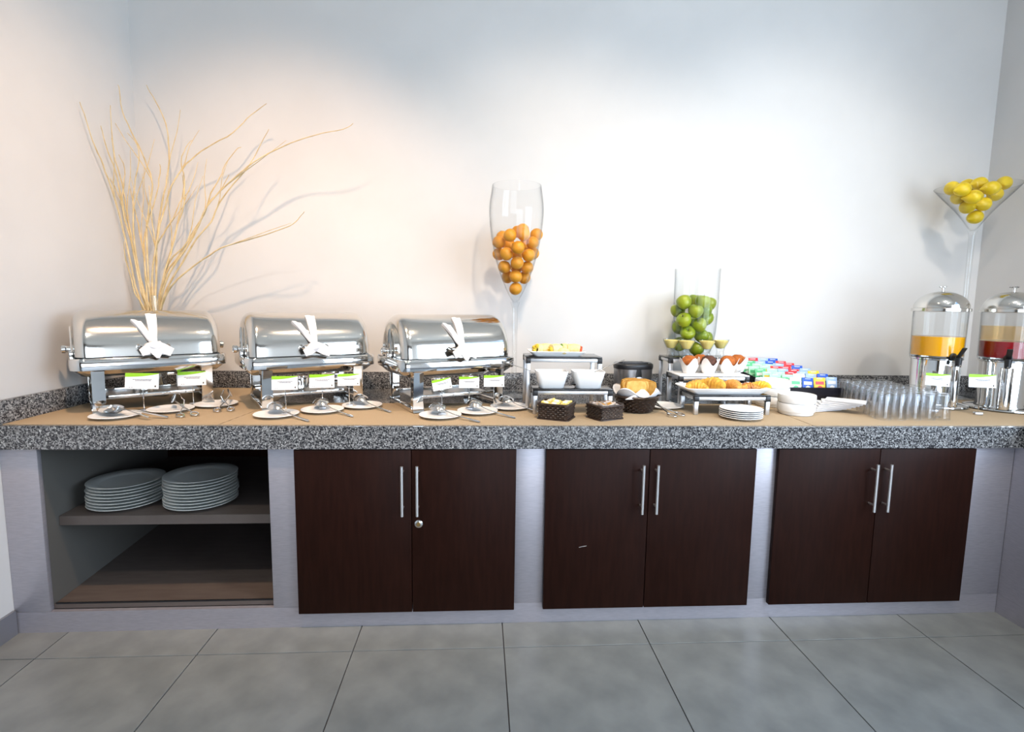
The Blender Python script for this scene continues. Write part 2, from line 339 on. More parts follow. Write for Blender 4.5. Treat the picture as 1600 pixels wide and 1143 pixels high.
# door cabinets
def cabinet(x0, xm, x1, label, lock):
    t = thing('door_cabinet', label, 'cabinet', ((x0+x1)/2, 2.6, 0.07))
    b = BM(); bx0, bx1 = x0+0.02, x1-0.02
    for a_, c_ in (((bx0, 2.146, .09), (bx0+.018, 3.05, ZB-.001)), ((bx1-.018, 2.146, .09), (bx1, 3.05, ZB-.001)), ((bx0+.018, 2.146, .09), (bx1-.018, 3.05, .108)), ((bx0+.018, 3.03, .108), (bx1-.018, 3.05, ZB-.001))): box2(b, a_, c_)
    loc_obj('carcass', b, M['wood'], t, smooth=False)
    for k, (a0, a1) in enumerate(((x0, xm-0.0015), (xm+0.0015, x1))):
        b = BM(); box2(b, (a0, CF+0.003, 0.070), (a1, FY-0.001, ZB-0.004), bev=0.0012)
        d = loc_obj('door', b, M['wood'], t)
        if k == 0: left = d
        hx = xm-0.034 if k == 0 else xm+0.026
        b = BM(); tube(b, [(hx, CF-0.032, 0.497), (hx, CF-0.032, 0.703)], 0.006, 12)
        for z in (0.525, 0.675): tube(b, [(hx, CF-0.032, z), (hx, CF+0.0035, z)], 0.0045, 8)
        h = obj('handle', b, M['handle'], d)
        if lock and k == 1:
            b = BM(); R_ = Matrix.Translation((hx+0.002, CF+0.003, 0.452)) @ Matrix.Rotation(PI/2, 4, 'X')
            lathe(b, [(0, 0), (0.0165, 0), (0.0165, 0.003), (0.013, 0.006), (0.009, 0.0065), (0.008, 0.0045), (0, 0.0045)], 24, T=R_)
            obj('lock', b, M['chrome'], d)
            b = BM(); lathe(b, [(0, 0.0046), (0.0075, 0.0046), (0.0075, 0.0075), (0, 0.0075)], 16, T=R_); box(b, (0, 0, 0.008), (0.0015, 0.008, 0.001), T=R_); obj('key_cylinder', b, M['brass'], d)
    return left
cabinet(-0.735, -0.272, 0.152, 'dark brown two-door cabinet with a round lock, left of the three', True)
dl = cabinet(0.274, 0.706, 1.161, 'dark brown two-door cabinet in the middle, scratched left door, no lock', False)
cabinet(1.258, 1.703, 2.133, 'dark brown two-door cabinet at the right end, without a lock', False)
b = BM(); tube(b, [(0.42, CF+0.003, 0.342), (0.435, CF+0.002, 0.346), (0.452, CF+0.003, 0.348)], 0.0012, 5); obj('scratch', b, M['alu'], dl)
# runners
def runner(pts, label, dz=0.0):
    b = BM(); n = len(pts)
    P = []
    for i in range(n):
        a, c = Vector(pts[i]), Vector(pts[(i+1) % n]); m_ = max(2, int((c-a).length/0.06))
        for k in range(m_):
            p = a.lerp(c, k/m_); 
            if 2.13 < p.y < 2.9: p = p+Vector((0, 0.004*noise.noise(Vector((p.x*9, p.y*9, 0)))))
            P.append((p.x, p.y))
    poly_extrude(b, P, 0.0, ZT-ZS-0.0005)
    o = obj('table_runner', b, M['runner'], smooth=False, loc=(0, 0, ZS+0.0002+dz)); tag(o, label, 'table runner', 'woven runners on the worktop'); return o
runner([(-1.836, 2.125), (-1.03, 2.120), (-0.985, 2.55), (-1.06, 3.05), (-1.836, 3.06)], 'woven tan runner under the leftmost chafing dish, reaching the wall')
runner([(-1.024, 2.122), (1.40, 2.118), (1.42, 2.61), (0.3, 2.60), (-0.979, 2.60)], 'woven tan runner along the middle of the worktop front')
runner([(1.406, 2.120), (2.93, 2.130), (2.93, 2.80), (1.426, 2.80)], 'woven tan runner under the tumblers and juice dispensers')
# ------------------------------------------------------------------ chafing dishes
def rrect(L, W, r, n=6):
    pts = []
    for cx, cy, a0 in ((L/2-r, W/2-r, 0), (-L/2+r, W/2-r, 90), (-L/2+r, -W/2+r, 180), (L/2-r, -W/2+r, 270)):
        for i in range(n+1):
            a = math.radians(a0+90*i/n); pts.append((cx+r*math.cos(a), cy+r*math.sin(a)))
    return pts
def loft(bm, rings, cap0=True, cap1=True, T=None):
    V = [[bm.verts.new(p) for p in r] for r in rings]
    for a, c in zip(V, V[1:]):
        n = len(a)
        for i in range(n): bm.faces.new((a[i], a[(i+1) % n], c[(i+1) % n], c[i]))
    if cap0: bm.faces.new(V[0][::-1])
    if cap1: bm.faces.new(V[-1])
    xf([v for r in V for v in r], T)
CL, CW = 0.575, 0.385
def make_chafer():
    t = thing('chafing_dish', 'x', 'chafing dish', group='roll-top chafing dishes')
    zr0, zr1 = 0.19, 0.238
    b = BM()
    prof = [(0, zr0), (0.004, zr0-0.002), (0.006, zr0+0.010), (0.006, zr1-0.008), (0.0, zr1), (-0.02, zr1), (-0.022, zr1-0.004)]
    loft(b, [[(x, y, z) for x, y in rrect(CL+2*o, CW+2*o, 0.045+o)] for o, z in prof], False, False); obj('rim', b, M['chrome'], t)
    b = BM()
    loft(b, [[(x, y, z) for x, y in rrect(CL-2*o, CW-2*o, 0.05)] for o, z in ((0.0005, zr0), (0.012, zr0-0.012), (0.03, zr0-0.030), (0.05, zr0-0.034))], True, True); obj('water_pan', b, M['chrome'], t)
    # lid: half cylinder with rounded ends
    Lh, Rr, rf = CL/2-0.016, CW/2-0.014, 0.045
    b = BM(); secs = []
    cols = [(-Lh+rf-rf*math.sin(a), rf-rf*math.cos(a)) for a in [math.radians(90-15*i) for i in range(7)]]
    cols = cols+[(-Lh+rf+(2*Lh-2*rf)*k/8, 0) for k in range(1, 8)]+[(-x, o) for x, o in cols[::-1]]
    NA = 28
    grid = []
    for x, o in cols:
        R0 = Rr-o; row = []
        for i in range(NA+1):
            a = PI*i/NA
            cc, ss = math.cos(a), math.sin(a)
            yy = -R0*math.copysign(abs(cc)**0.9, cc); zz = R0*(abs(ss)**0.9)
            row.append(b.verts.new((x, yy, zr1+0.004+zz*1.09)))
        grid.append(row)
    for r0, r1 in zip(grid, grid[1:]):
        for i in range(NA): b.faces.new((r0[i], r0[i+1], r1[i+1], r1[i]))
    b.faces.new(grid[0]); b.faces.new(grid[-1][::-1])
    lid = obj('lid', b, M['lid'], t, angle=60)
    # lid handle (horizontal bar low on the front)
    b = BM(); hx = 0.055
    tube(b, [(-hx, -Rr+0.004, zr1+0.050), (-hx, -Rr-0.026, zr1+0.046), (-hx+0.01, -Rr-0.032, zr1+0.045), (hx-0.01, -Rr-0.032, zr1+0.045), (hx, -Rr-0.026, zr1+0.046), (hx, -Rr+0.004, zr1+0.050)], 0.006, 8)
    obj('lid_handle', b, M['chrome'], t)
    # hinge bracket + pivot arm each end
    for s in (-1, 1):
        b = BM(); xx = s*(Lh+0.004)
        T_ = Matrix.Translation((xx, 0, zr1+0.03)) @ Matrix.Rotation(PI/2, 4, 'Y')
        lathe(b, [(0, -0.012), (0.020, -0.012), (0.020, -0.002), (0.014, 0.004), (0.014, 0.02), (0.018, 0.024), (0.018, 0.036), (0.012, 0.04), (0, 0.04)] if s > 0 else [(0, 0.012), (0.020, 0.012), (0.020, 0.002), (0.014, -0.004), (0.014, -0.02), (0.018, -0.024), (0.018, -0.036), (0.012, -0.04), (0, -0.04)], 20, T=T_)
        box(b, (s*(Lh+0.010), 0, zr1+0.008), (0.016, 0.07, 0.022), bev=0.003)
        obj('hinge', b, M['chrome'], t)
        b = BM()
        tube(b, [(xx+s*0.003, 0.03, zr1+0.01), (xx+s*0.003, 0.008, zr1+0.11), (xx+s*0.003, 0, zr1+0.125), (xx+s*0.003, -0.008, zr1+0.11), (xx+s*0.003, -0.03, zr1+0.01)], 0.0045, 6); obj('pivot_arm', b, M['chrome'], t)
    # legs: wide bent straps, feet turned
    for sx_ in (-1, 1):
        for sy_ in (-1, 1):
            b = BM(); x0 = sx_*(CL/2-0.085); y0 = sy_*(CW/2-0.022); wd = 0.045
            pr_ = [(0.018, zr0+0.006), (0.012, 0.15), (0.002, 0.05), (0.006, 0.012), (0.018, 0.003)]
            lo = [];
            for k, (dy, z) in enumerate(pr_):
                yy = y0+sy_*dy*0.7
                ww = wd*(1.0 if k < 3 else 1.15)
                lo.append([b.verts.new((x0-ww/2, yy-0.003, z)), b.verts.new((x0+ww/2, yy-0.003, z)), b.verts.new((x0+ww/2, yy+0.003, z)), b.verts.new((x0-ww/2, yy+0.003, z))])
            for a, c in zip(lo, lo[1:]):
                for i in range(4): b.faces.new((a[i], a[(i+1) % 4], c[(i+1) % 4], c[i]))
            b.faces.new(lo[0]); b.faces.new(lo[-1][::-1])
            box(b, (x0+sx_*(wd/2-0.003), y0-sy_*0.014, 0.095), (0.005, 0.036, 0.186))
            obj('leg', b, M['chrome'], t, angle=30)
        b = BM(); box(b, (sx_*(CL/2-0.067), 0, 0.012), (0.02, CW-0.06, 0.022), bev=0.002); obj('side_rail', b, M['chrome'], t)
    for sy_ in (-1, 1):
        b = BM(); box(b, (0, sy_*(CW/2-0.075), 0.062), (CL-0.15, 0.010, 0.014), bev=0.002); obj('cross_rail', b, M['chrome'], t)
    b = BM(); box(b, (0, 0, 0.055), (CL-0.18, CW-0.155, 0.004)); obj('burner_shelf', b, M['alu'], t)
    b = BM(); lathe(b, [(0, 0.057), (0.042, 0.057), (0.042, 0.12), (0.040, 0.124), (0.030, 0.124), (0.030, 0.118), (0, 0.118)], 24, c=(-0.03, 0, 0)); obj('fuel_can', b, M['chrome'], t)
    b = BM(); box(b, (0.10, -0.05, 0.145), (0.085, 0.05, 0.016), bev=0.003); tube(b, [(0.10, -0.05, 0.137), (0.10, -0.05, 0.057)], 0.003, 6); obj('heat_damper', b, M['chrome'], t)
    return t
ch = make_chafer()
def chafer_loc(px, py, th, z=1.05):
    p = on(px, py, z); a = math.radians(th)      # front-left rim corner (outer)
    c = Vector((p.x, p.y, 0))+Matrix.Rotation(a, 3, 'Z') @ Vector((CL/2, CW/2, 0)); return (c.x, c.y, ZT), a
CH = []
for (px, py, th, lab) in ((111, 580, 37, 'mirror polished roll-top chafing dish at the left, next to the side wall'),
                          (384, 578, 30, 'mirror polished roll-top chafing dish in the middle of the three'),
                          (626, 581, 26, 'mirror polished roll-top chafing dish at the right, next to the orange goblet')):
    l_, a_ = chafer_loc(px, py, th); CH.append((l_, a_)); once(ch, ST, l_, a_, lab)
def chp(i, p): l_, a_ = CH[i]; return Vector(l_)+Matrix.Rotation(a_, 3, 'Z') @ Vector(p)
# napkins tied on the handles
def ribbon(bm, pts, ws, th=0.006):
    P = [Vector(p) for p in pts]; W = [Vector(q) for q in ws]; V = []
    for i, p in enumerate(P):
        t_ = (P[min(i+1, len(P)-1)]-P[max(i-1, 0)]).normalized(); n_ = t_.cross(W[i]).normalized()*th
        m_ = p+n_*0.6
        V.append([bm.verts.new(p-W[i]-n_), bm.verts.new(p-W[i]*0.3-n_*1.4), bm.verts.new(p+W[i]*0.4-n_*0.7), bm.verts.new(p+W[i]-n_), bm.verts.new(p+W[i]+n_), bm.verts.new(p+n_*1.3), bm.verts.new(p-W[i]+n_)])
    for a, c in zip(V, V[1:]):
        n = len(a)
        for i in range(n): bm.faces.new((a[i], a[(i+1) % n], c[(i+1) % n], c[i]))
    bm.faces.new(V[0]); bm.faces.new(V[-1][::-1])
def make_napkin(v):
    Y0 = -(CW/2)-0.0; zz = 0.238
    b = BM()
    # two upright tails leaning against the lid, knot round the handle, two short drooping ends
    tl = {0: (-0.055, 0.005), 1: (-0.065, 0.004), 2: (-0.052, 0.012)}[v]
    def up(x1, h, w):
        pts = []; ws = []
        for k in range(6):
            s = k/5; z = zz+0.055+h*s
            Rr = CW/2-0.014; q = min(1, (z-zz-0.004)/(Rr*1.09)); yl = -Rr*math.sqrt(max(0, 1-q*q))
            pts.append((x1*s, min(yl-0.014, Y0-0.012+0.05*s) if k < 1 else yl-0.014, z)); ws.append((w*(0.55+0.45*s), 0, 0.25*w*(-1 if x1 < -0.02 else 0)))
        ribbon(b, pts, ws, 0.006)
    up(tl[0], 0.098, 0.019); up(tl[1], 0.125, 0.021)
    blob(b, (0, Y0-0.022, zz+0.046), (0.036, 0.022, 0.022), 3, jit=0.3, seed=v)
    ribbon(b, [(0.0, Y0-0.024, zz+0.05), (0.03, Y0-0.036, zz+0.035), (0.062, Y0-0.034, zz+0.018)], [(0.006, 0, 0.020), (0.006, 0, 0.022), (0.008, 0, 0.016)])
    ribbon(b, [(0.0, Y0-0.026, zz+0.05), (-0.028, Y0-0.036, zz+0.034), (-0.052, Y0-0.034, zz+0.02)], [(0.004, 0, -0.020), (0.006, 0, -0.020), (0.006, 0, -0.014)])
    if v != 1: ribbon(b, [(0.0, Y0-0.030, zz+0.04), (0.006, Y0-0.042, zz+0.02), (0.008, Y0-0.038, zz-0.004)], [(0.030, 0, 0.0), (0.022, 0, 0.004), (0.006, 0, 0.0)])
    return b
for i in range(3):
    o = obj('cloth_napkin', make_napkin(i), M['cloth'], loc=CH[i][0], angle=70); o.rotation_euler = (0, 0, CH[i][1])
    tag(o, ['white napkin knotted on the lid handle of the left chafing dish', 'white napkin knotted on the lid handle of the middle chafing dish', 'white napkin knotted on the lid handle of the right chafing dish'][i], 'napkin', 'napkins tied on the lid handles')
# ------------------------------------------------------------------ sign holders
def sign(px, py, pxb, Y, w_, lab, rz=0.0, base=True, tilt=0.0, lines=((0.55, 0.6), (0.4, 0.52))):
    c = at(px, py, Y); t = thing('sign_holder', lab, 'sign', (c.x, Y, ZT), rz, 'food name cards')
    h_ = w_*0.56; zc = c.z-ZT; T_ = Matrix.Translation((0, 0, zc)) @ Matrix.Rotation(tilt, 4, 'Y') @ Matrix.Rotation(math.radians(-8), 4, 'X')
    b = BM(); box(b, (0, 0, 0), (w_, 0.0025, h_), T=T_); cd = obj('card', b, M['card'], t, smooth=False)
    b = BM(); n = 10; top = [(-w_/2+w_*k/n, h_/2) for k in range(n+1)]
    bot = [(-w_/2+w_*k/n, h_/2-h_*(0.24-0.20*(k/n)**1.0+0.06*math.sin(PI*k/n))) for k in range(n+1)]
    lo = [b.verts.new((x, -0.0016, z)) for x, z in top]; hi = [b.verts.new((x, -0.0016, z)) for x, z in bot]
    for k in range(n): b.faces.new((lo[k], lo[k+1], hi[k+1], hi[k]))
    xf(lo+hi, T_); obj('green_band', b, M['lime'], cd, smooth=False)
    b = BM()
    for fw, fz in lines:
        nw = 5; x = -fw*w_/2
        rr = random.Random(px+fz)
        while x < fw*w_/2:
            l_ = w_*rr.uniform(0.03, 0.08); box(b, (x+l_/2, -0.0017, (fz-0.5)*h_*1.0), (l_, 0.0006, h_*0.045), T=T_); x += l_+w_*0.012
    for k in range(2): box(b, (-w_*0.36+k*w_*0.07, -0.0017, -h_*0.40), (w_*0.045, 0.0006, h_*0.03), T=T_)
    obj('print', b, M['ink'], cd, smooth=False)
    b = BM(); blob(b, (w_*0.40, -0.0016, -h_*0.33), (w_*0.026, 0.0008, h_*0.075), 1, T=T_); obj('printed_mark', b, M['darkink'], cd)
    b = BM(); tube(b, [(0, 0.006, 0.012), (0, 0.006, zc-h_*0.30)], 0.0022, 8); box(b, (0, 0.003, zc-h_*0.44), (0.016, 0.010, 0.006)); obj('stem', b, M['chrome'], t)
    b = BM(); box(b, (0, 0.006, 0.006), (0.032, 0.022, 0.012), bev=0.002); obj('base', b, M['alu'], t)
signs = [(222, 595, 2.36, 0.122, 0.35, 'wider left food name card in front of the left chafing dish', .05),
         (300, 591, 2.52, 0.115, 0.30, 'narrower right food name card in front of the left chafing dish', 0),
         (445, 598, 2.30, 0.105, 0.15, 'leftmost of three name cards before the middle chafing dish', 0),
         (503, 595, 2.43, 0.108, 0.15, 'centre one of three name cards before the middle chafing dish', 0),
         (545, 593, 2.50, 0.100, 0.15, 'rightmost of three name cards before the middle chafing dish', 0),
         (690.5, 600, 2.30, 0.083, 0.10, 'leftmost tilted name card before the right chafing dish', -.18),
         (733, 597, 2.42, 0.092, 0.0, 'centre one of three name cards before the right chafing dish', 0),
         (772, 595, 2.44, 0.095, 0.0, 'rightmost of three name cards before the right chafing dish', 0),
         (1465, 593, 2.40, 0.105, -0.25, 'food name card in front of the yellow juice dispenser', .06),
         (1535, 595, 2.34, 0.110, -0.30, 'food name card in front of the red juice dispenser', 0)]
for px, py, Y, w_, rz, lab, tl in signs: sign(px, py, px, Y, w_, lab, rz, tilt=tl)
# ------------------------------------------------------------------ plates and cutlery
def plate_prof(R, h=0.016): 
    return [(0, 0), (R*0.55, 0), (R*0.60, 0.003), (R*0.985, h), (R, h+0.0015), (R*0.985, h+0.003), (R*0.70, 0.0065), (R*0.62, 0.005), (0, 0.0045)]
def make_plate(R, nm, m, h=0.016, seg=40):
    b = BM(); lathe(b, plate_prof(R, h), seg); o = obj(nm, b, m, angle=50); o['category'] = 'plate'; return o
sau = make_plate(0.092, 'small_plate', M['ceramic'], 0.011); sau['group'] = 'spoon rest plates'
def spoon_mesh(l=0.24):
    b = BM(); n = 10
    # bowl
    G = []
    for i in range(9):
        u = -1+2*i/8; row = []
        for k in range(9):
            v = -1+2*k/8; w_ = math.sqrt(max(0, 1-u*u))*0.031+0.001
            x = u*0.042; y = v*w_; z = -0.017*(1-u*u)*(1-v*v)
            row.append((x, y, z))
        G.append(row)
    for off in (0, 0.0016):
        V = [[b.verts.new((x, y, z-off)) for x, y, z in r] for r in G]
        for r0, r1 in zip(V, V[1:]):
            for k in range(8): b.faces.new((r0[k], r0[k+1], r1[k+1], r1[k]))
    tube(b, [(0.040, 0, 0), (0.055, 0, 0.004), (0.09, 0, 0.007), (0.15, 0, 0.006), (l-0.01, 0, 0.002), (l, 0, 0.001)], [0.004, 0.003, 0.003, 0.004, 0.006, 0.004], 8, flat=0.45)
    return b
def place_spoon(first, loc, rz, tilt, roll, lab):
    o = first if 'used' not in first else copy_tree(first)
    first['used'] = 1
    o.location = loc; o.rotation_euler = (roll, tilt, rz); tag(o, lab, 'spoon', 'serving spoons'); return o
sp0 = obj('serving_spoon', spoon_mesh(), M['cutlery'], angle=60)
def tongs_mesh(l=0.23):
    b = BM()
    for s in (-1, 1):     # scissor tongs: loop handle, crossing arm, pad
        cx, cy = 0.0, s*0.026
        loop = [(cx+0.024*math.cos(a)+0.0, cy+0.014*math.sin(a), 0) for a in [2*PI*k/14 for k in range(15)]]
        tube(b, loop, 0.0032, 6, caps=False)
        tube(b, [(0.022, s*0.022, 0), (0.07, s*0.008, 0.004), (0.10, -s*0.004, 0.008), (0.15, -s*0.016, 0.016), (0.19, -s*0.014, 0.014)], 0.0032, 6)
        T_ = Matrix.Translation((0.205, -s*0.012, 0.012)) @ Matrix.Rotation(s*1.1, 4, 'X')
        lathe(b, [(0, 0), (0.018, 0.002), (0.021, 0.005), (0.018, 0.0035), (0, 0.0015)], 16, T=T_, sx_=1.3)
    blob(b, (0.087, 0, 0.006), (0.005, 0.005, 0.006), 1)
    return b
tg0 = obj('serving_tongs', tongs_mesh(), M['cutlery'], angle=60)
def place_tongs(loc, rz, lab, roll=0, tilt=0):
    o = tg0 if 'used' not in tg0 else copy_tree(tg0); tg0['used'] = 1
    o.location = loc; o.rotation_euler = (roll, tilt, rz); tag(o, lab, 'tongs', 'serving tongs')
pls = [(181, 650, 'left', 'chafing dish at the left'), (267, 640, 'centre', 'x'), (338, 632, 'right', 'x'), (432, 648, '', ''), (504, 641, '', ''), (566, 634, '', ''), (688, 649.5, '', ''), (746, 643, '', ''), (796, 636, '', '')]
DN = ['left', 'middle', 'right']
for i, (px, py, _, _) in enumerate(pls):
    p = on(px, py+1.5, ZT); lab = 'small white spoon rest plate, %s of three before the %s chafing dish' % (['leftmost', 'centre', 'rightmost'][i % 3], DN[i//3])
    once(sau, ST, (p.x, p.y, ZT), 0, lab)
    what = ['leftmost', 'centre', 'rightmost'][i % 3]
    if i == 0:
        place_spoon(sp0, (p.x-0.012, p.y+0.008, ZT+0.034), math.radians(-8), 0.12, 0.35, 'large serving spoon on the leftmost rest plate of the left chafing dish')
        ld = thing('serving_ladle', 'steel ladle with a round bowl on the leftmost rest plate', 'ladle', (p.x-0.045, p.y+0.02, ZT+0.005), -0.12)
        b = BM(); lathe(b, [(0, 0.006), (0.02, 0.009), (0.034, 0.022), (0.038, 0.036), (0.0365, 0.036), (0.032, 0.022), (0.02, 0.0105), (0, 0.008)], 24); obj('bowl', b, M['cutlery'], ld)
        b = BM(); tube(b, [(0.037, 0, 0.034), (0.08, -0.01, 0.030), (0.15, -0.03, 0.018), (0.22, -0.05, 0.006)], [0.003, 0.003, 0.004, 0.006], 8, flat=0.5); obj('handle', b, M['cutlery'], ld)
    elif i in (1, 2):
        hx = on(px+(26 if i == 1 else 12), py+10, ZT)
        place_tongs((hx.x, hx.y, ZT+0.008), math.radians(128 if i == 1 else 112), 'steel scissor tongs on the %s rest plate of the left chafing dish' % what, tilt=-0.14)
    else:
        place_spoon(sp0, (p.x-0.015, p.y+0.03, ZT+0.036), math.radians(-38-3*(i % 3)), 0.13, 0.25+PI, 'steel serving spoon on the %s rest plate of the %s chafing dish' % (what, DN[i//3]))
p = on(1037, 636, ZT); dup(sau, (p.x, p.y, ZT), 0, 'small white plate under tongs beside the round bread basket')
hx = on(1056, 650, ZT); place_tongs((hx.x, hx.y, ZT+0.008), math.radians(118), 'steel scissor tongs on the small plate beside the bread basket', tilt=-0.14)
# stack of side plates
sp = make_plate(0.0915, 'side_plate', M['ceramic'], 0.011); sp['group'] = 'side plates stacked at the counter edge'
p = on(1157, 653, ZT)
for k in range(5): once(sp, ST, (p.x+random.uniform(-.001, .001), p.y, ZT+0.0085*k), 0, 'white side plate, %s in the stack before the pastry riser' % ['lowest', 'second from the bottom', 'middle one', 'second from the top', 'topmost'][k])
# dinner plates under the counter
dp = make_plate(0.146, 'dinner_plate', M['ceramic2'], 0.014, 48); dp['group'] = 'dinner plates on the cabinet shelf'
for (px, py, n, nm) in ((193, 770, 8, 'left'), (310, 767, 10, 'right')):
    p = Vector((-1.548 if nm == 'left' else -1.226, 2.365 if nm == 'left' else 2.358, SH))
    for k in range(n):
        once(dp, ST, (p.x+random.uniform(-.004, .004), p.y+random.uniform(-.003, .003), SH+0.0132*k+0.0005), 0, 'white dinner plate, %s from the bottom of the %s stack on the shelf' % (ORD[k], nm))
# ------------------------------------------------------------------ glass vessels and fruit
def lerp_prof(z, pr_):
    for (r0, z0), (r1, z1) in zip(pr_, pr_[1:]):
        if z0 <= z <= z1: return r0+(r1-r0)*(z-z0)/max(1e-6, z1-z0)
    return pr_[-1][0]
def smooth_prof(pr_, k=5):
    out = []
    n = len(pr_)
    for i in range(n-1):
        p0, p1, p2, p3 = pr_[max(i-1, 0)], pr_[i], pr_[i+1], pr_[min(i+2, n-1)]
        for j in range(k):
            t_ = j/k; out.append(tuple(0.5*((2*p1[d])+(-p0[d]+p2[d])*t_+(2*p0[d]-5*p1[d]+4*p2[d]-p3[d])*t_*t_+(-p0[d]+3*p1[d]-3*p2[d]+p3[d])*t_**3) for d in (0, 1)))
    out.append(pr_[-1]); return out
def vessel(nm, lab, cat, loc, bowl, stem_r, base_r, zb):   # bowl: [(r,z)..] from tip up
    t = thing(nm, lab, cat, loc)
    bo = smooth_prof(bowl); inner = [(max(0.0, r-0.0035), z+0.004 if i < 3 else z) for i, (r, z) in enumerate(bo)]
    b = BM(); lathe(b, [(0, bo[0][1])]+bo+inner[::-1]+[(0, inner[0][1]+0.001)], 48); obj('bowl', b, M['glass'], t, angle=70)
    b = BM(); lathe(b, [(stem_r, 0.012), (stem_r*0.8, 0.05), (stem_r*0.75, zb*0.5), (stem_r*0.9, zb-0.03), (stem_r*1.5, zb+0.003)], 20); obj('stem', b, M['thickglass'], t)
    b = BM(); lathe(b, [(0, 0.0003), (base_r, 0.0003), (base_r, 0.003), (base_r*0.5, 0.007), (stem_r*1.6, 0.012), (0, 0.012)], 40); obj('foot', b, M['thickglass'], t)
    return t
GO = at(805, 462, 2.85); gx = GO.x
gb = [(0.012, 0.50), (0.028, 0.525), (0.060, 0.59), (0.100, 0.70), (0.128, 0.82), (0.141, 0.93), (0.142, 1.0), (0.133, 1.07), (0.128, 1.105)]
vessel('giant_goblet', 'tall clear wine-glass shaped vase filled with oranges', 'vase', (gx, 2.85, ZT), gb, 0.017, 0.115, 0.50)
def fruit(kind, r, m, nm):
    b = BM(); 
    if kind == 'orange':
        vs = blob(b, (0, 0, 0), (r, r, r*0.95), 3); o = obj(nm, b, m)
        b = BM(); lathe(b, [(0, r*0.935), (0.004, r*0.935), (0.0035, r*0.965), (0, r*0.97)], 8); obj('stem_button', b, M['stem'], o)
    elif kind == 'apple':
        pr_ = [(0, -r*0.72), (r*0.25, -r*0.84), (r*0.6, -r*0.70), (r*0.9, -r*0.25), (r, r*0.2), (r*0.9, r*0.62), (r*0.55, r*0.86), (r*0.25, r*0.82), (0, r*0.58)]
        lathe(b, smooth_prof(pr_, 2), 24); o = obj(nm, b, m, angle=80)
        b = BM(); tube(b, [(0, 0, r*0.56), (0.002, 0, r*0.8), (0.005, 0, r*1.02)], 0.0016, 5); obj('stem', b, M['stem'], o)
    else:
        pr_ = [(0, -r*1.42), (r*0.16, -r*1.38), (r*0.30, -r*1.15), (r*0.72, -r*0.8), (r, -r*0.1), (r*0.96, r*0.4), (r*0.6, r*0.9), (r*0.3, r*1.12), (r*0.12, r*1.25), (0, r*1.25)]
        lathe(b, smooth_prof(pr_, 2), 20); o = obj(nm, b, m, angle=80)
    return o
def place_fruit(proto, loc, rot, lab, group, cat):
    if 'used' in proto: o = copy_tree(proto)
    else: o = proto; proto['used'] = 1
    o.location = loc; o.rotation_euler = rot; tag(o, lab, cat, group); return o
rnd = random.Random(3)
# oranges traced from the photograph: (px,py) and depth offset
z8 = lambda x, y: (740+x/5.443, 270+y/5.443)
og = fruit('orange', 0.0345, M['orange'], 'orange')
OR_ = [(357, 985, 0, 'orange at the very tip of the goblet bowl'), (357, 880, -.02, 'front orange just above the tip one'), (290, 885, .045, 'orange behind left, second layer of the goblet'), (432, 890, .045, 'orange behind right, second layer of the goblet'),
       (370, 765, -.055, 'orange at the front centre of the third layer'), (262, 800, -.01, 'orange left in the third layer'), (455, 805, .0, 'orange right in the third layer'), (365, 800, .07, 'orange hidden at the back of the third layer'),
       (278, 688, -.05, 'orange left front in the fourth layer'), (215, 690, .03, 'orange far left in the fourth layer'), (468, 700, -.035, 'orange right front in the fourth layer'), (505, 685, .05, 'orange far right in the fourth layer'), (370, 690, .08, 'orange at the back of the fourth layer'),
       (378, 635, -.095, 'orange at the front centre between fourth and fifth layers'), (215, 590, -.02, 'orange far left in the fifth layer'), (300, 610, .06, 'orange behind left in the fifth layer'), (500, 595, -.025, 'orange far right in the fifth layer'), (440, 610, .085, 'orange behind right in the fifth layer'),
       (310, 530, -.075, 'orange upper left at the goblet front'), (425, 520, -.07, 'orange upper centre at the goblet front, under a highlight'), (535, 525, .02, 'orange highest on the right rim side'), (245, 545, .055, 'orange upper left behind the others'), (420, 485, .04, 'topmost orange of the goblet'), (375, 500, .11, 'orange at the upper back of the goblet')]
for x, y, d, lab in OR_:
    px, py = z8(x, y); q = at(px, py, 2.85+d); s_ = 1
    place_fruit(og, q, (rnd.uniform(-1, 1), rnd.uniform(-1, 1), rnd.uniform(0, 6)), lab, 'oranges in the tall goblet', 'orange')
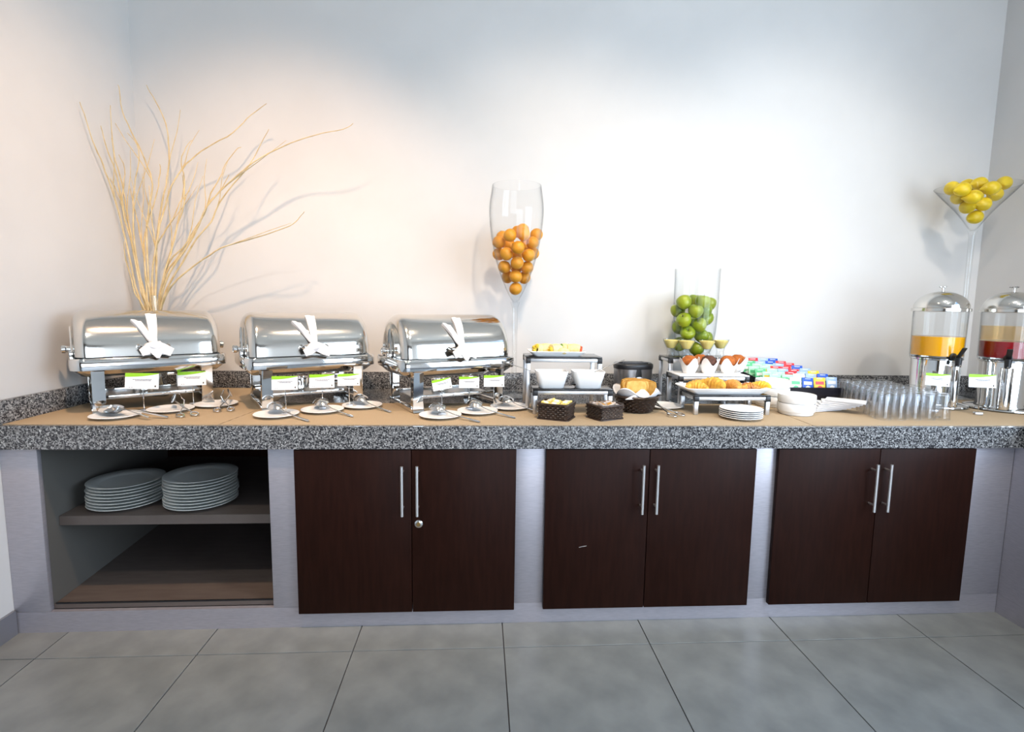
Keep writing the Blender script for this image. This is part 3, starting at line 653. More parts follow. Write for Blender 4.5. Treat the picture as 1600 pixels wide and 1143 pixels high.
# apple vase
AP = at(1085, 520, 2.93)
ab = [(0.015, 0.16), (0.05, 0.185), (0.085, 0.23), (0.108, 0.32), (0.117, 0.42), (0.120, 0.52), (0.121, 0.62), (0.122, 0.70)]
vessel('apple_vase', 'clear glass hurricane vase filled with green apples behind the riser', 'vase', (AP.x, 2.93, ZT), ab, 0.022, 0.09, 0.16)
ap = fruit('apple', 0.041, M['apple'], 'green_apple')
z7 = lambda x, y: (1000+x/5.717, 400+y/5.717)
AL = [(500, 830, -.0, 'green apple lowest in the vase, between dessert glasses'), (350, 790, .03, 'green apple low on the left, behind the dessert glasses'), (590, 740, .03, 'green apple low on the right behind the glasses'), (425, 690, -.055, 'green apple just above the dessert glasses, left of centre'), (545, 712, -.03, 'green apple just above the dessert glasses, right of centre'),
      (350, 640, .02, 'green apple at the left edge, third layer'), (530, 620, -.065, 'green apple with stripes at right front, third layer'), (395, 575, -.07, 'green apple at left front with brown calyx showing'), (590, 560, .03, 'green apple at the right edge, middle height'), (470, 610, .05, 'green apple at the back, middle height'),
      (495, 495, -.072, 'green apple at front centre with its stem hollow showing'), (338, 490, .02, 'green apple at the left edge, upper part'), (395, 415, -.055, 'large green apple upper left in the vase'), (560, 410, -.04, 'green apple upper right, striped skin'), (615, 430, .045, 'green apple at the upper right edge'), (490, 405, .06, 'green apple topmost at the back'), (580, 490, .02, 'green apple right of the front centre one')]
for x, y, d, lab in AL:
    px, py = z7(x, y); q = at(px, py, 2.93+d)
    place_fruit(ap, q, (rnd.uniform(-.9, .9), rnd.uniform(-.9, .9), rnd.uniform(0, 6)), lab, 'green apples in the glass vase', 'apple')
# martini vase
MP = at(1521, 350, 2.84); mx_ = MP.x
mb = [(0.014, 0.93), (0.030, 0.955), (0.055, 0.995), (0.095, 1.05), (0.150, 1.115), (0.190, 1.165)]
vessel('martini_vase', 'very tall clear martini-glass shaped vase filled with lemons', 'vase', (mx_, 2.84, ZT), mb, 0.016, 0.11, 0.93)
le = fruit('lemon', 0.036, M['lemon'], 'lemon')
z6 = lambda x, y: (1440+x/5.194, 240+y/5.194)
LL = [(435, 515, 0, 1.3, 0.3, 'lemon at the bottom of the martini vase, standing on end'), (372, 432, -.005, 1.4, 1.6, 'lemon left in the second layer from the bottom'), (500, 410, -.03, 1.45, 0.3, 'lemon right in the second layer from the bottom'), (300, 355, .02, 1.4, 1.2, 'lemon at the left in the third layer'), (418, 350, -.07, 1.5, -0.3, 'lemon at the centre front pointing right'), (595, 330, .0, 1.4, 0.6, 'lemon at the right of the third layer'),
      (250, 280, .0, 1.4, 1.5, 'lemon furthest left at the rim'), (333, 290, -.06, 1.4, 0.2, 'lemon second from the left at the front'), (470, 245, .02, 1.5, 0.1, 'lemon topmost in the middle'), (565, 280, -.06, 1.5, -0.2, 'lemon with pointed tip right of centre'), (670, 240, .0, 1.2, 1.1, 'lemon furthest right at the rim'), (440, 330, .09, 1.4, 0.8, 'lemon hidden at the back of the martini vase'), (370, 260, .09, 1.4, 0.2, 'lemon peeping over at the back left of the rim')]
for x, y, d, rx, rz, lab in LL:
    px, py = z6(x, y); q = at(px, py, 2.84+d)
    place_fruit(le, q, (0.2, rx, rz), lab, 'lemons in the martini vase', 'lemon')
# willow branches in a slim vase
VX = at(243, 480, 2.90).x
t = thing('branch_vase', 'clear glass cylinder vase holding the willow branches, behind the left chafing dish', 'vase', (VX, 2.90, ZT))
b = BM(); lathe(b, [(0, 0.001), (0.085, 0.001), (0.09, 0.01), (0.086, 0.2), (0.098, 0.385), (0.0945, 0.385), (0.082, 0.2), (0.085, 0.02), (0, 0.014)], 36); obj('body', b, M['glass'], t)
b = BM(); lathe(b, [(0.0935, 0.384), (0.0965, 0.389), (0.0995, 0.384), (0.0965, 0.379)], 36, close=True); obj('rim_ring', b, M['thickglass'], t)
bp = at(242, 470, 2.78); t = thing('glass_bottle', 'small clear bottle whose neck peeps over the left chafing dish', 'bottle', (bp.x, 2.78, ZT))
b = BM(); lathe(b, [(0, 0.001), (0.035, 0.001), (0.038, 0.01), (0.038, 0.30), (0.018, 0.38), (0.013, 0.43), (0.015, 0.50), (0.013, 0.50), (0.011, 0.43), (0.034, 0.29), (0.034, 0.01), (0, 0.008)], 24); obj('body', b, M['thickglass'], t)
b = BM(); lathe(b, [(0.015, 0.492), (0.0185, 0.496), (0.0185, 0.506), (0.012, 0.508), (0.012, 0.5)], 20); obj('lip', b, M['thickglass'], t)
zb_ = lambda x, y: (x/2.667, 140+y/2.667)
BR = [([(600, 930), (565, 820), (540, 700), (515, 590), (480, 460), (450, 370), (420, 290), (385, 210), (360, 130), (332, 50)], .0, 'willow branch reaching furthest left'),
      ([(612, 930), (580, 800), (552, 650), (520, 540), (500, 430), (482, 340), (450, 260), (430, 190), (420, 150)], .05, 'willow branch with forked tip left of the corner line'),
      ([(620, 930), (600, 860), (570, 740), (545, 600), (530, 520), (515, 420), (495, 340), (478, 280), (465, 170), (460, 65)], .08, 'straight willow branch, third tip from the left'),
      ([(630, 930), (620, 800), (612, 650), (615, 520), (635, 420), (625, 350), (590, 260), (545, 170), (510, 90), (497, 0), (492, -20)], .04, 'willow branch leaning left from the middle, cut by the top'),
      ([(650, 930), (650, 800), (655, 620), (670, 500), (690, 400), (705, 300), (702, 220), (690, 140), (660, 70), (625, 10), (610, -20)], .10, 'tall wavy willow branch near the middle of the bunch'),
      ([(640, 930), (632, 820), (645, 680), (668, 560), (690, 480), (715, 400), (760, 330), (820, 270), (890, 225), (970, 180), (1030, 120), (1080, 80), (1110, 58)], .02, 'long willow branch arching right, upper one'),
      ([(660, 930), (680, 830), (720, 740), (790, 640), (830, 560), (860, 490), (920, 420), (985, 360), (1060, 300), (1150, 250), (1240, 212), (1340, 182), (1430, 165), (1473, 140)], -.10, 'longest willow branch, reaching furthest right'),
      ([(665, 930), (700, 820), (760, 720), (820, 620), (880, 550), (905, 490), (950, 420), (1020, 340), (1060, 280), (1090, 220), (1120, 165)], -.05, 'willow branch with upright tip beside the longest one'),
      ([(668, 930), (700, 840), (740, 790), (800, 740), (850, 705), (920, 660), (1000, 635), (1080, 612), (1160, 585), (1220, 560), (1250, 530), (1268, 508)], -.12, 'lowest willow branch sweeping out to the right'),
      ([(655, 930), (690, 770), (740, 700), (800, 600), (850, 520), (880, 430), (915, 370), (940, 310), (985, 250), (1005, 240)], .04, 'thin willow branch behind the longest one'),
      ([(650, 930), (690, 750), (720, 650), (740, 560), (765, 490), (768, 430), (768, 370), (755, 300), (775, 240), (800, 210)], .06, 'willow branch with hooked tip right of the middle'),
      ([(645, 930), (680, 820), (705, 700), (730, 600), (755, 480), (765, 400), (760, 355)], .10, 'short thick willow branch ending at mid height'),
      ([(610, 930), (565, 850), (540, 760), (520, 690), (518, 630)], -.05, 'short willow stub on the left of the bunch'),
      ([(640, 930), (610, 780), (600, 640), (620, 540), (640, 480), (660, 400), (668, 330), (665, 310)], .06, 'thin willow branch ending below the wavy one'),
      ([(625, 930), (585, 780), (560, 640), (555, 500), (560, 400), (578, 300), (572, 230), (530, 180)], .02, 'willow branch curling left at its tip'),
      ([(635, 930), (600, 850), (560, 700), (535, 560), (510, 470), (515, 400), (520, 330), (495, 270)], .07, 'willow branch with bent tip behind the left ones'),
      ([(640, 930), (640, 700), (680, 600), (720, 540), (750, 470), (790, 420)], .12, 'thin willow twig slanting right at mid height'),
      ([(655, 930), (700, 730), (760, 660), (815, 590), (870, 470), (910, 430), (955, 355)], .0, 'willow branch ending below the right fork'),
      ([(620, 930), (600, 700), (575, 560), (555, 470), (540, 400)], .09, 'willow branch ending low on the left'),
      ([(640, 930), (655, 720), (640, 600), (630, 500), (620, 400)], -.02, 'willow branch ending in the middle of the bunch')]
def branch_pts(pl, dy, y0=2.90):
    n = len(pl); out = []
    for i, (x, y) in enumerate(pl):
        px, py = zb_(x, y); s_ = i/(n-1); q_ = at(px, py, y0+dy*s_+0.012*math.sin(i*1.9+dy*40))
        if q_.x < XL+0.03:           # keep clear of the left wall: lean towards the room
            rr_ = _ray(px, py); q_ = at(px, py, (XL+0.03)/rr_.x*rr_.y)
        out.append(q_)
    return [Vector((VX+(out[0].x-VX)*-0.2, 2.9, ZT+0.03)), Vector((VX+(out[0].x-VX)*0.55, 2.9, ZT+0.25))]+out
def cat(P, k=3):
    out = []
    for i in range(len(P)-1):
        p0, p1, p2, p3 = P[max(i-1, 0)], P[i], P[i+1], P[min(i+2, len(P)-1)]
        for j in range(k):
            t_ = j/k; out.append(0.5*((2*p1)+(-p0+p2)*t_+(2*p0-5*p1+4*p2-p3)*t_*t_+(-p0+3*p1-3*p2+p3)*t_**3))
    out.append(P[-1]); return out
for k, (pl, dy, lab) in enumerate(BR):
    P = cat(branch_pts(pl, dy)); n = len(P)
    P = [p+Vector((noise.noise(Vector((i*.7, k*3., 0)))*.004, noise.noise(Vector((i*.7, k*3., 9)))*.004, 0)) for i, p in enumerate(P)]
    b = BM(); tube(b, P, [0.0042*(1-i/n)**0.8+0.0012 for i in range(n)], 6)
    o = obj('willow_branch', b, M['branch']); tag(o, lab, 'branch', 'peeled willow branches in the cylinder vase')
    if k != 12:          # side twigs
        b = BM(); i0 = int(n*0.55); q = P[i0]; d_ = (P[min(i0+6, n-1)]-q); sd = Vector((-0.6 if k % 2 else 0.5, 0, 0.3))
        tube(b, cat([q, q+d_*0.35+sd*0.03, q+d_*0.8+sd*0.10, q+d_*1.3+sd*0.14], 2), [0.0026, 0.0024, 0.0022, 0.002, 0.0017, 0.0014, 0.001], 5); obj('twig', b, M['branch'], o)
# ------------------------------------------------------------------ buffet risers
def riser(lab, x0, x1, y0, y1, zt, top='blackgloss'):
    t = thing('buffet_riser', lab, 'riser', ((x0+x1)/2, (y0+y1)/2, ZT), 0, 'aluminium buffet risers'); cx, cy = (x0+x1)/2, (y0+y1)/2
    hx, hy, h = (x1-x0)/2, (y1-y0)/2, zt-ZT; q = 0.022
    b = BM(); box(b, (0, 0, h-0.003), (2*hx-0.002, 2*hy-0.002, 0.006), bev=0.001); obj('top', b, M[top], t)
    for sx_ in (-1, 1):
        for sy_ in (-1, 1):
            b = BM(); box(b, (sx_*(hx-q/2), sy_*(hy-q/2), (h-0.03)/2), (q-0.004, q-0.004, h-0.03), bev=0.001); obj('leg', b, M['alu'], t)
            b = BM(); box(b, (sx_*(hx-q/2), sy_*(hy-q/2), h-0.019), (q, q, 0.024), bev=0.001); obj('corner_cap', b, M['black'], t)
        b = BM(); box(b, (sx_*(hx-q/2), 0, h-0.017), (q-0.005, 2*hy-2*q, 0.016), bev=0.001); obj('rail', b, M['alu'], t)
    for sy_ in (-1, 1):
        b = BM(); box(b, (0, sy_*(hy-q/2), h-0.017), (2*hx-2*q, q-0.005, 0.016), bev=0.001); obj('rail', b, M['alu'], t)
    return t
riser('tall riser at the left carrying the platter of wraps', 0.215, 0.575, 2.45, 2.64, 1.108)
riser('lower riser at the left carrying two square white bowls', 0.238, 0.600, 2.33, 2.442, 0.975)
riser('low front riser carrying the pastry platter', 0.975, 1.332, 2.325, 2.51, 0.952)
riser('middle riser carrying the muffins', at(1062, 586, 2.53).x, at(1172, 586, 2.53).x, 2.53, 2.72, at(1062, 586, 2.53).z, 'ceramic')
riser('tall back riser carrying the dessert glasses', at(1045, 558, 2.74).x, at(1158, 558, 2.74).x, 2.73, 2.90, at(1045, 558, 2.74).z)
RZ1, RZ2, RZ3, RZ4, RZ5 = 1.108, 0.975, 0.952, at(1062, 586, 2.53).z, at(1045, 558, 2.74).z
# platters
def platter(lab, cx, cy, z, L, W, h=0.022):
    b = BM(); loft(b, [[(x, y, zz) for x, y in rrect(L*k, W*k, 0.02*k)] for k, zz in ((0.78, 0), (0.80, 0.002), (1.0, h), (0.99, h+0.003), (0.82, 0.008), (0.78, 0.006))], True, True)
    o = obj('serving_platter', b, M['ceramic'], loc=(cx, cy, z), angle=50); return tag(o, lab, 'platter', 'rectangular white platters')
platter('rectangular white platter of wraps on the tall left riser', 0.365, 2.53, RZ1, 0.27, 0.15)
platter('rectangular white platter of pastries on the low front riser', 1.142, 2.418, RZ3, 0.395, 0.19, 0.026)
# wraps on the platter
def wrap_food(x, y, rz, ln, lab, i):
    t = thing('wrap_roll', lab, 'wrap', (x, y, RZ1+0.008), rz, 'wraps on the upper platter')
    b = BM(); T_ = Matrix.Translation((0, 0, 0.025)) @ Matrix.Rotation(PI/2, 4, 'Y')
    lathe(b, [(0.012, -ln/2), (0.023, -ln/2+0.003), (0.026, 0), (0.022, ln/2-0.003), (0.012, ln/2)], 16, T=T_); obj('tortilla', b, M['tortilla'], t)
    b = BM()
    for s in (-1, 1):
        for k in range(5): blob(b, (s*ln/2, random.uniform(-.012, .012), 0.026+random.uniform(-.010, .016)), (0.010, 0.010, 0.009), 1, jit=.4, seed=k+i)
    obj('filling', b, M[['egg', 'tomato', 'egg', 'leaf', 'tomato'][i % 5]], t)
for i, (x, y, rz, ln, d) in enumerate(((0.275, 2.50, 1.1, 0.055, 'leftmost, filling showing green'), (0.315, 2.52, 0.2, 0.06, 'second from the left'), (0.36, 2.50, 0.5, 0.06, 'third from the left, red filling'), (0.405, 2.53, 1.0, 0.06, 'fourth from the left'), (0.450, 2.51, -0.3, 0.06, 'rightmost, with tomato'))):
    wrap_food(x, y, rz, ln, 'half wrap on the upper platter, '+d, i)
b = BM(); lathe(b, smooth_prof([(0, 0), (0.022, 0.002), (0.030, 0.014), (0.022, 0.026), (0.008, 0.031), (0, 0.031)], 3), 16, c=(0, 0, 0)); o = obj('round_bun', b, M['tortilla'], loc=(0.395, 2.485, RZ1+0.009)); tag(o, 'round pale bun in the middle of the wrap platter', 'bread')
b = BM(); lathe(b, smooth_prof([(0, 0), (0.020, 0.002), (0.024, 0.012), (0.012, 0.022), (0, 0.024)], 3), 16); o = obj('tomato_half', b, M['tomato'], loc=(0.462, 2.553, RZ1+0.009)); tag(o, 'orange-red tomato half at the right of the wrap platter', 'tomato')
# square bowls
def sqbowl():
    b = BM(); prof = [(0.105, 0), (0.110, 0.002), (0.146, 0.074), (0.146, 0.077), (0.138, 0.077), (0.104, 0.008)]
    loft(b, [[(x, y, z) for x, y in rrect(L, L*0.72, 0.02)] for L, z in prof], True, True); return b
q0 = obj('square_bowl', sqbowl(), M['ceramic'], angle=50); q0['category'] = 'bowl'; q0['group'] = 'square bowls on the lower riser'
once(q0, ST, (at(861, 600, 2.385).x, 2.388, RZ2), 0, 'square white bowl at the left on the lower riser'); once(q0, ST, (at(918, 600, 2.385).x, 2.388, RZ2), 0, 'square white bowl at the right on the lower riser')
place_spoon(sp0, (at(861, 588, 2.39).x, 2.39, RZ2+0.03), math.radians(172), -0.35, 0, 'steel spoon leaning out of the left square bowl')
place_spoon(sp0, (at(905, 588, 2.39).x, 2.39, RZ2+0.03), math.radians(10), -0.40, 0, 'steel spoon leaning out of the right square bowl')
# pastries
def croissant(lab, x, y, z, s, rz, m, nm='croissant', rx=0):
    b = BM(); n = 9; P = []; 
    for k in range(25):
        u = k/24*2-1; a = u*1.15
        P.append(Vector((0.085*math.sin(a)*s, 0.05*(1-math.cos(a))*s*1.3, 0.03*s)))
    rs = []
    for k in range(25):
        u = k/24*2-1; env = (1-abs(u)**1.7)*0.030+0.007; rs.append(s*env*(0.92+0.24*abs(math.sin(u*PI*3.5))))
    tube(b, P, rs, 14); o = obj(nm, b, m, loc=(x, y, z), angle=70); o.rotation_euler = (rx, 0, rz); return o
PC = [(1090, 603, 2.385, .62, 2.6, 'croissant', 'golden croissant at the left end of the platter'), (1116, 600, 2.42, .86, 2.1, 'croissant', 'large golden croissant second from the left'), (1146, 603, 2.40, .74, 1.8, 'danish', 'brown ridged pastry in the middle of the platter'), (1169, 604, 2.385, .60, 3.2, 'danish2', 'dark glazed fruit pastry right of the middle'), (1190, 605, 2.42, .62, 2.2, 'sugarbun', 'yellow pastry at the right end of the platter'), (1090, 606, 2.46, .6, 0.1, 'croissant', 'small croissant behind at the left of the platter')]
for i, (px, py, Y, s, rz, m, lab) in enumerate(PC):
    p = at(px, py, Y); o = croissant(lab, p.x, Y, RZ3+0.010, s, rz, M[m], 'croissant' if m == 'croissant' else 'danish_pastry'); tag(o, lab, 'pastry', 'pastries on the front platter')
# muffins
def muffin(px, Y, m, lab, r=0.032):
    p = at(px, 575, Y); t = thing('muffin', lab, 'muffin', (p.x, Y, RZ4), random.uniform(0, 1), 'muffins on the middle riser')
    b = BM(); lathe(b, smooth_prof([(0, 0.002), (r*0.72, 0.002), (r*0.95, 0.035), (r*1.28, 0.050), (r*1.12, 0.072), (r*0.55, 0.088), (0, 0.091)], 3), 20)
    for v in b.verts: v.co += v.co.normalized()*0.004*noise.noise(v.co*60)
    obj('cake', b, M[m], t)
    b = BM(); n = 32; rings = []
    for z, k, amp in ((0.0005, 0.86, 0.0), (0.022, 1.12, 0.04), (0.045, 1.36, 0.10), (0.062, 1.55, 0.14)):
        rings.append([(r*(k+amp*math.cos(4*a)+0.02*math.cos(16*a))*math.cos(a), r*(k+amp*math.cos(4*a)+0.02*math.cos(16*a))*math.sin(a), z+(0.020*math.cos(4*a)*z/0.062)) for a in [2*PI*i/n for i in range(n)]])
    loft(b, rings, True, False); o = obj('paper_cup', b, M['paper'], t, angle=70)
for px, Y, m, lab in ((1077, 2.62, 'muffin', 'orange-brown muffin in white paper, left on the middle riser'), (1107, 2.62, 'choc', 'dark chocolate muffin between the two orange-brown ones'), (1137, 2.62, 'muffin', 'orange-brown muffin in white paper, right on the middle riser'), (1152, 2.69, 'muffin', 'muffin half hidden at the right back of the middle riser'), (1094, 2.685, 'muffin', 'muffin half hidden at the left back of the middle riser')): muffin(px, Y, m, lab)
# dessert glasses
def dessert(px, Y, lab):
    p = at(px, 550, Y); t = thing('dessert_glass', lab, 'dessert glass', (p.x, Y, RZ5), 0, 'mousse dessert glasses')
    b = BM(); lathe(b, [(0, 0.0005), (0.024, 0.0005), (0.021, 0.010), (0.019, 0.028), (0.022, 0.040), (0.042, 0.080), (0.0445, 0.092), (0.043, 0.092), (0.040, 0.080), (0.020, 0.044), (0, 0.040)], 28); obj('glass', b, M['thickglass'], t)
    b = BM(); lathe(b, [(0, 0.0405), (0.0195, 0.0445), (0.0395, 0.079), (0.0405, 0.0855), (0.030, 0.088), (0, 0.0885)], 28); obj('mousse', b, M['mousse'], t)
for px, Y, lab in ((1048, 2.83, 'mousse dessert glass at the far left of the tall riser'), (1072, 2.775, 'mousse dessert glass second from the left, nearer the front'), (1104, 2.775, 'mousse dessert glass second from the right, nearer the front'), (1125, 2.84, 'mousse dessert glass at the far right of the tall riser')): dessert(px, Y, lab)
# ------------------------------------------------------------------ toaster
tp = at(988, 600, 2.86); t = thing('toaster', 'oval black and steel two-slot toaster behind the bread basket', 'toaster', (tp.x, 2.86, ZT), 0.15)
def oval(L, W, n=32, p=2.6): return [(L/2*math.copysign(abs(math.cos(a))**(2/p), math.cos(a)), W/2*math.copysign(abs(math.sin(a))**(2/p), math.sin(a))) for a in [2*PI*i/n for i in range(n)]]
b = BM(); loft(b, [[(x, y, z) for x, y in oval(0.205*k, 0.15*k)] for z, k in ((0.02, 0.92), (0.04, 0.97), (0.10, 1.0), (0.150, 1.02))], True, True); obj('steel_body', b, M['toaster'], t, angle=50)
b = BM(); loft(b, [[(x, y, z) for x, y in oval(0.205*k, 0.15*k)] for z, k in ((0.151, 1.03), (0.165, 1.05), (0.176, 1.04), (0.182, 0.95), (0.178, 0.85))], True, True); obj('top_collar', b, M['black'], t, angle=50)
b = BM(); loft(b, [[(x, y, z) for x, y in oval(0.205*k, 0.15*k)] for z, k in ((0.0005, 0.9), (0.019, 0.94))], True, True); obj('foot', b, M['black'], t, angle=50)
for s in (-1, 1):
    b = BM(); box(b, (0, s*0.028, 0.181), (0.14, 0.026, 0.008), bev=0.002); obj('slot_frame', b, M['black'], t)
b = BM(); loft(b, [[(x*0.9, -0.062+y*0.33, z) for x, y in oval(0.062, 0.09)] for z in (0.008, 0.155)], True, True); obj('control_panel', b, M['black'], t, angle=50)
b = BM(); T_ = Matrix.Translation((0, -0.078, 0.10)) @ Matrix.Rotation(PI/2, 4, 'X'); lathe(b, [(0, 0), (0.024, 0), (0.022, 0.008), (0, 0.011)], 20, T=T_, sy_=0.55); obj('lever_knob', b, M['alu'], t)
# ------------------------------------------------------------------ baskets
def weave(bm, ring_fn, n, z0, z1, rows, r=0.0031, amp=0.0034):
    for k in range(rows):
        z = z0+(z1-z0)*(k+0.5)/rows; P = []
        for i in range(n):
            x, y, nx, ny = ring_fn(i/n, (z-z0)/(z1-z0)); s = amp*(1 if (i+k) % 2 else -1); P.append(Vector((x+nx*s, y+ny*s, z)))
        P.append(P[0]); tube(bm, P, r, 5, caps=False)
def rectbasket(lab, c, rz, L, W, h, content, cm, nc):
    t = thing('wicker_basket', lab, 'basket', c, rz, 'small wicker baskets')
    def rf(u, v):
        pts = rrect(1, 1, 0.12, 3); n = len(pts); i = int(u*n) % n; x, y = pts[i]; k = 0.94+0.06*v*v+0.04*(1-v)**2
        l = math.hypot(x, y); return x*L*k, y*W*k, x/l, y/l
    def rf2(u, v):       # resample evenly around
        per = 2*(L+W); d = u*per
        if d < L: x, y, nx, ny = -L/2+d, -W/2, 0, -1
        elif d < L+W: x, y, nx, ny = L/2, -W/2+(d-L), 1, 0
        elif d < 2*L+W: x, y, nx, ny = L/2-(d-L-W), W/2, 0, 1
        else: x, y, nx, ny = -L/2, W/2-(d-2*L-W), -1, 0
        k = 0.93+0.09*v*v; return x*k, y*k, nx, ny
    n = 44
    b = BM(); weave(b, rf2, n, 0.004, h-0.006, 7); o = obj('woven_wall', b, M['wicker'], t)
    b = BM(); box(b, (0, 0, 0.003), (L*0.93, W*0.93, 0.004)); 
    for a_ in (-1, 1):
        box(b, (0, a_*W*0.47, h/2), (L*0.93, 0.002, h*0.9)); box(b, (a_*L*0.47, 0, h/2), (0.002, W*0.93, h*0.9))
    obj('lining', b, M['wicker'], t)
    b = BM(); P = [Vector((x, y, h-0.002+0.004*math.cos(4*math.atan2(y, x)))) for x, y in rrect(L*1.03, W*1.03, 0.014, 4)]; P.append(P[0]); tube(b, P, 0.0045, 8, caps=False); tube(b, [p+Vector((0, 0, -h+0.006)) for p in P], 0.004, 6, caps=False); obj('braided_edge', b, M['wicker'], t)
    return t
R8 = random.Random(11)
def packets(c, rz, L, W, h, nm, m, n_l, n_w, lab, cat, size, grp):
    proto = None; 
    for i in range(n_l):
        for j in range(n_w):
            b = None
            x = (-0.5+(i+0.5)/n_l)*L*0.86; y = (-0.5+(j+0.5)/n_w)*W*0.86
            p = Vector(c)+Matrix.Rotation(rz, 3, 'Z') @ Vector((x, y, 0)); z = ZT+h-0.008+R8.uniform(0, .006)
            if proto is None:
                bm = BM(); box(bm, (0, 0, 0), size, bev=size[2]*0.25); o = proto = obj(nm, bm, m, angle=30)
                b2 = BM(); box(b2, (0, 0, size[2]/2+0.0004), (size[0]*0.55, size[1]*0.55, 0.0008)); obj('printed_label', b2, M['s_white'] if cat == 'butter packet' else M['crust'], o)
            else: o = copy_tree(proto)
            o.location = (p.x, p.y, z); o.rotation_euler = (R8.uniform(-.35, .35), R8.uniform(-.35, .35), rz+R8.uniform(-.4, .4))
            tag(o, '%s, %s column from the left, %s row' % (lab, ORD[i], ['front', 'middle', 'back'][j]), cat, grp)
# left basket corners: (832,650) left, (865,657) front, (894,647) right
B1 = (0.328, 2.30, ZT); B2 = (0.528, 2.29, ZT); brz = math.radians(52)
rectbasket('small dark wicker basket of yellow butter packets', (0.335, 2.262, ZT), math.radians(-26)+0.0, 0.135, 0.115, 0.072, None, None, 0)
packets((0.335, 2.262, ZT), math.radians(-26), 0.135, 0.115, 0.072, 'butter_packet', M['butter'], 3, 3, 'yellow butter packet in the left small basket', 'butter packet', (0.036, 0.03, 0.010), 'butter packets in the left basket')
rectbasket('small dark wicker basket of grey jam packets', (0.548, 2.262, ZT), math.radians(26), 0.125, 0.105, 0.066, None, None, 0)
packets((0.548, 2.262, ZT), math.radians(26), 0.125, 0.105, 0.066, 'jam_packet', M['jam'], 3, 3, 'grey jam packet in the middle small basket', 'jam packet', (0.035, 0.028, 0.010), 'jam packets in the middle basket')
# round bread basket
bc = Vector((0.735, 2.42, ZT)); t = thing('bread_basket', 'round dark wicker basket of toast slices lined with a napkin', 'basket', bc)
def rfr(u, v): a = 2*PI*u; r = 0.070+0.030*v; return r*math.cos(a), r*math.sin(a), math.cos(a), math.sin(a)
b = BM(); weave(b, rfr, 40, 0.004, 0.074, 8, 0.0033, 0.0036); obj('woven_wall', b, M['wicker'], t)
b = BM(); lathe(b, [(0, 0.002), (0.067, 0.002), (0.096, 0.072), (0.094, 0.072), (0.064, 0.005), (0, 0.005)], 32); obj('lining', b, M['wicker'], t)
b = BM(); lathe(b, [(0.102, 0.070), (0.108, 0.075), (0.103, 0.081), (0.097, 0.076)], 40, close=True); obj('braided_edge', b, M['wicker'], t)
b = BM(); n = 40; rings = []
for k, (r, z, am) in enumerate(((0.03, 0.02, 0), (0.078, 0.055, 0.0), (0.094, 0.084, .006), (0.108, 0.098, 0.018), (0.103, 0.1, .02))):
    rings.append([((r+am*0.5*math.cos(5*a))*math.cos(a), (r+am*0.5*math.cos(5*a))*math.sin(a), z+am*math.cos(4*a+PI)) for a in [2*PI*i/n for i in range(n)]])
loft(b, rings, True, False); o = obj('cloth_napkin', b, M['cloth'], loc=bc, angle=80); tag(o, 'white napkin lining the round bread basket, corners folded out', 'napkin')
b = BM(); ribbon(b, [(-0.02, -0.085, 0.07), (0.0, -0.080, 0.092), (0.004, -0.072, 0.112)], [(0.060, 0.01, 0), (0.035, 0.006, 0), (0.008, 0, 0)], 0.004); o = obj('napkin_corner', b, M['cloth'], bpy.data.objects.get('cloth_napkin.003') or o, angle=80)
def toastslice():
    b = BM(); s = 0.047; pts = [(-s, -s), (s, -s), (s, s*0.55), (s*0.9, s*0.9), (s*0.5, s), (-s*0.5, s), (-s*0.9, s*0.9), (-s, s*0.55)]
    poly_extrude(b, pts, -0.0055, 0.0055); o = obj('toast_slice', b, M['toast'], smooth=False)
    b = BM(); P = [Vector((x, y, 0)) for x, y in pts]; P.append(P[0]); tube(b, P, 0.0058, 6, caps=False); obj('crust', b, M['crust'], o)
    return o
ts = toastslice(); ts['category'] = 'toast'; ts['group'] = 'toast slices in the round basket'
for k, (x, y, rz, lean, lab) in enumerate(((-0.012, -0.035, 0.05, 1.35, 'toast slice standing at the front of the bread basket'), (0.004, -0.012, -0.1, 1.42, 'toast slice second from the front in the bread basket'), (0.02, 0.012, -0.15, 1.45, 'toast slice in the middle of the bread basket'), (-0.018, 0.034, 0.1, 1.50, 'toast slice at the back of the bread basket'), (-0.040, 0.0, 0.9, 1.3, 'toast slice leaning out at the left of the bread basket'), (0.042, -0.004, -0.9, 1.35, 'toast slice leaning out at the right of the bread basket'))):
    o = ts if k == 0 else copy_tree(ts); o['label'] = lab; o.location = bc+Vector((x, y, 0.092+(0.006 if k < 4 else 0.002))); o.rotation_euler = (lean, 0, rz)
# ------------------------------------------------------------------ tea display
t = thing('tea_tray', 'black lacquer tray holding colourful tea sachets in rising rows', 'tray', (1.78, 2.70, ZT))
FL_, FR_, BR_, BL_ = (1.575, 2.70), (1.945, 2.70), (1.99, 3.045), (1.42, 3.045)
def wallseg(a, c, h0, h1, th=0.008):
    b = BM(); A, B_ = Vector(a), Vector(c); d = (B_-A).normalized(); nn = Vector((-d.y, d.x))*th
    vs = [(*A, ZT+.0005), (*B_, ZT+.0005), (*B_, ZT+h1), (*A, ZT+h0)]
    v1_ = [b.verts.new(v) for v in vs]; v2_ = [b.verts.new((v[0]+nn.x, v[1]+nn.y, v[2])) for v in vs]
    b.faces.new(v1_); b.faces.new(v2_[::-1])
    for i in range(4): b.faces.new((v1_[i], v1_[(i+1) % 4], v2_[(i+1) % 4], v2_[i]))
    loc_obj('side', b, M['tray'], t, smooth=False)
wallseg(FL_, FR_, 0.072, 0.072); wallseg(FR_, BR_, 0.072, 0.072); wallseg(BR_, (1.74, 3.045), 0.072, 0.072); wallseg((1.74, 3.045), BL_, 0.175, 0.175); wallseg(BL_, FL_, 0.175, 0.072)
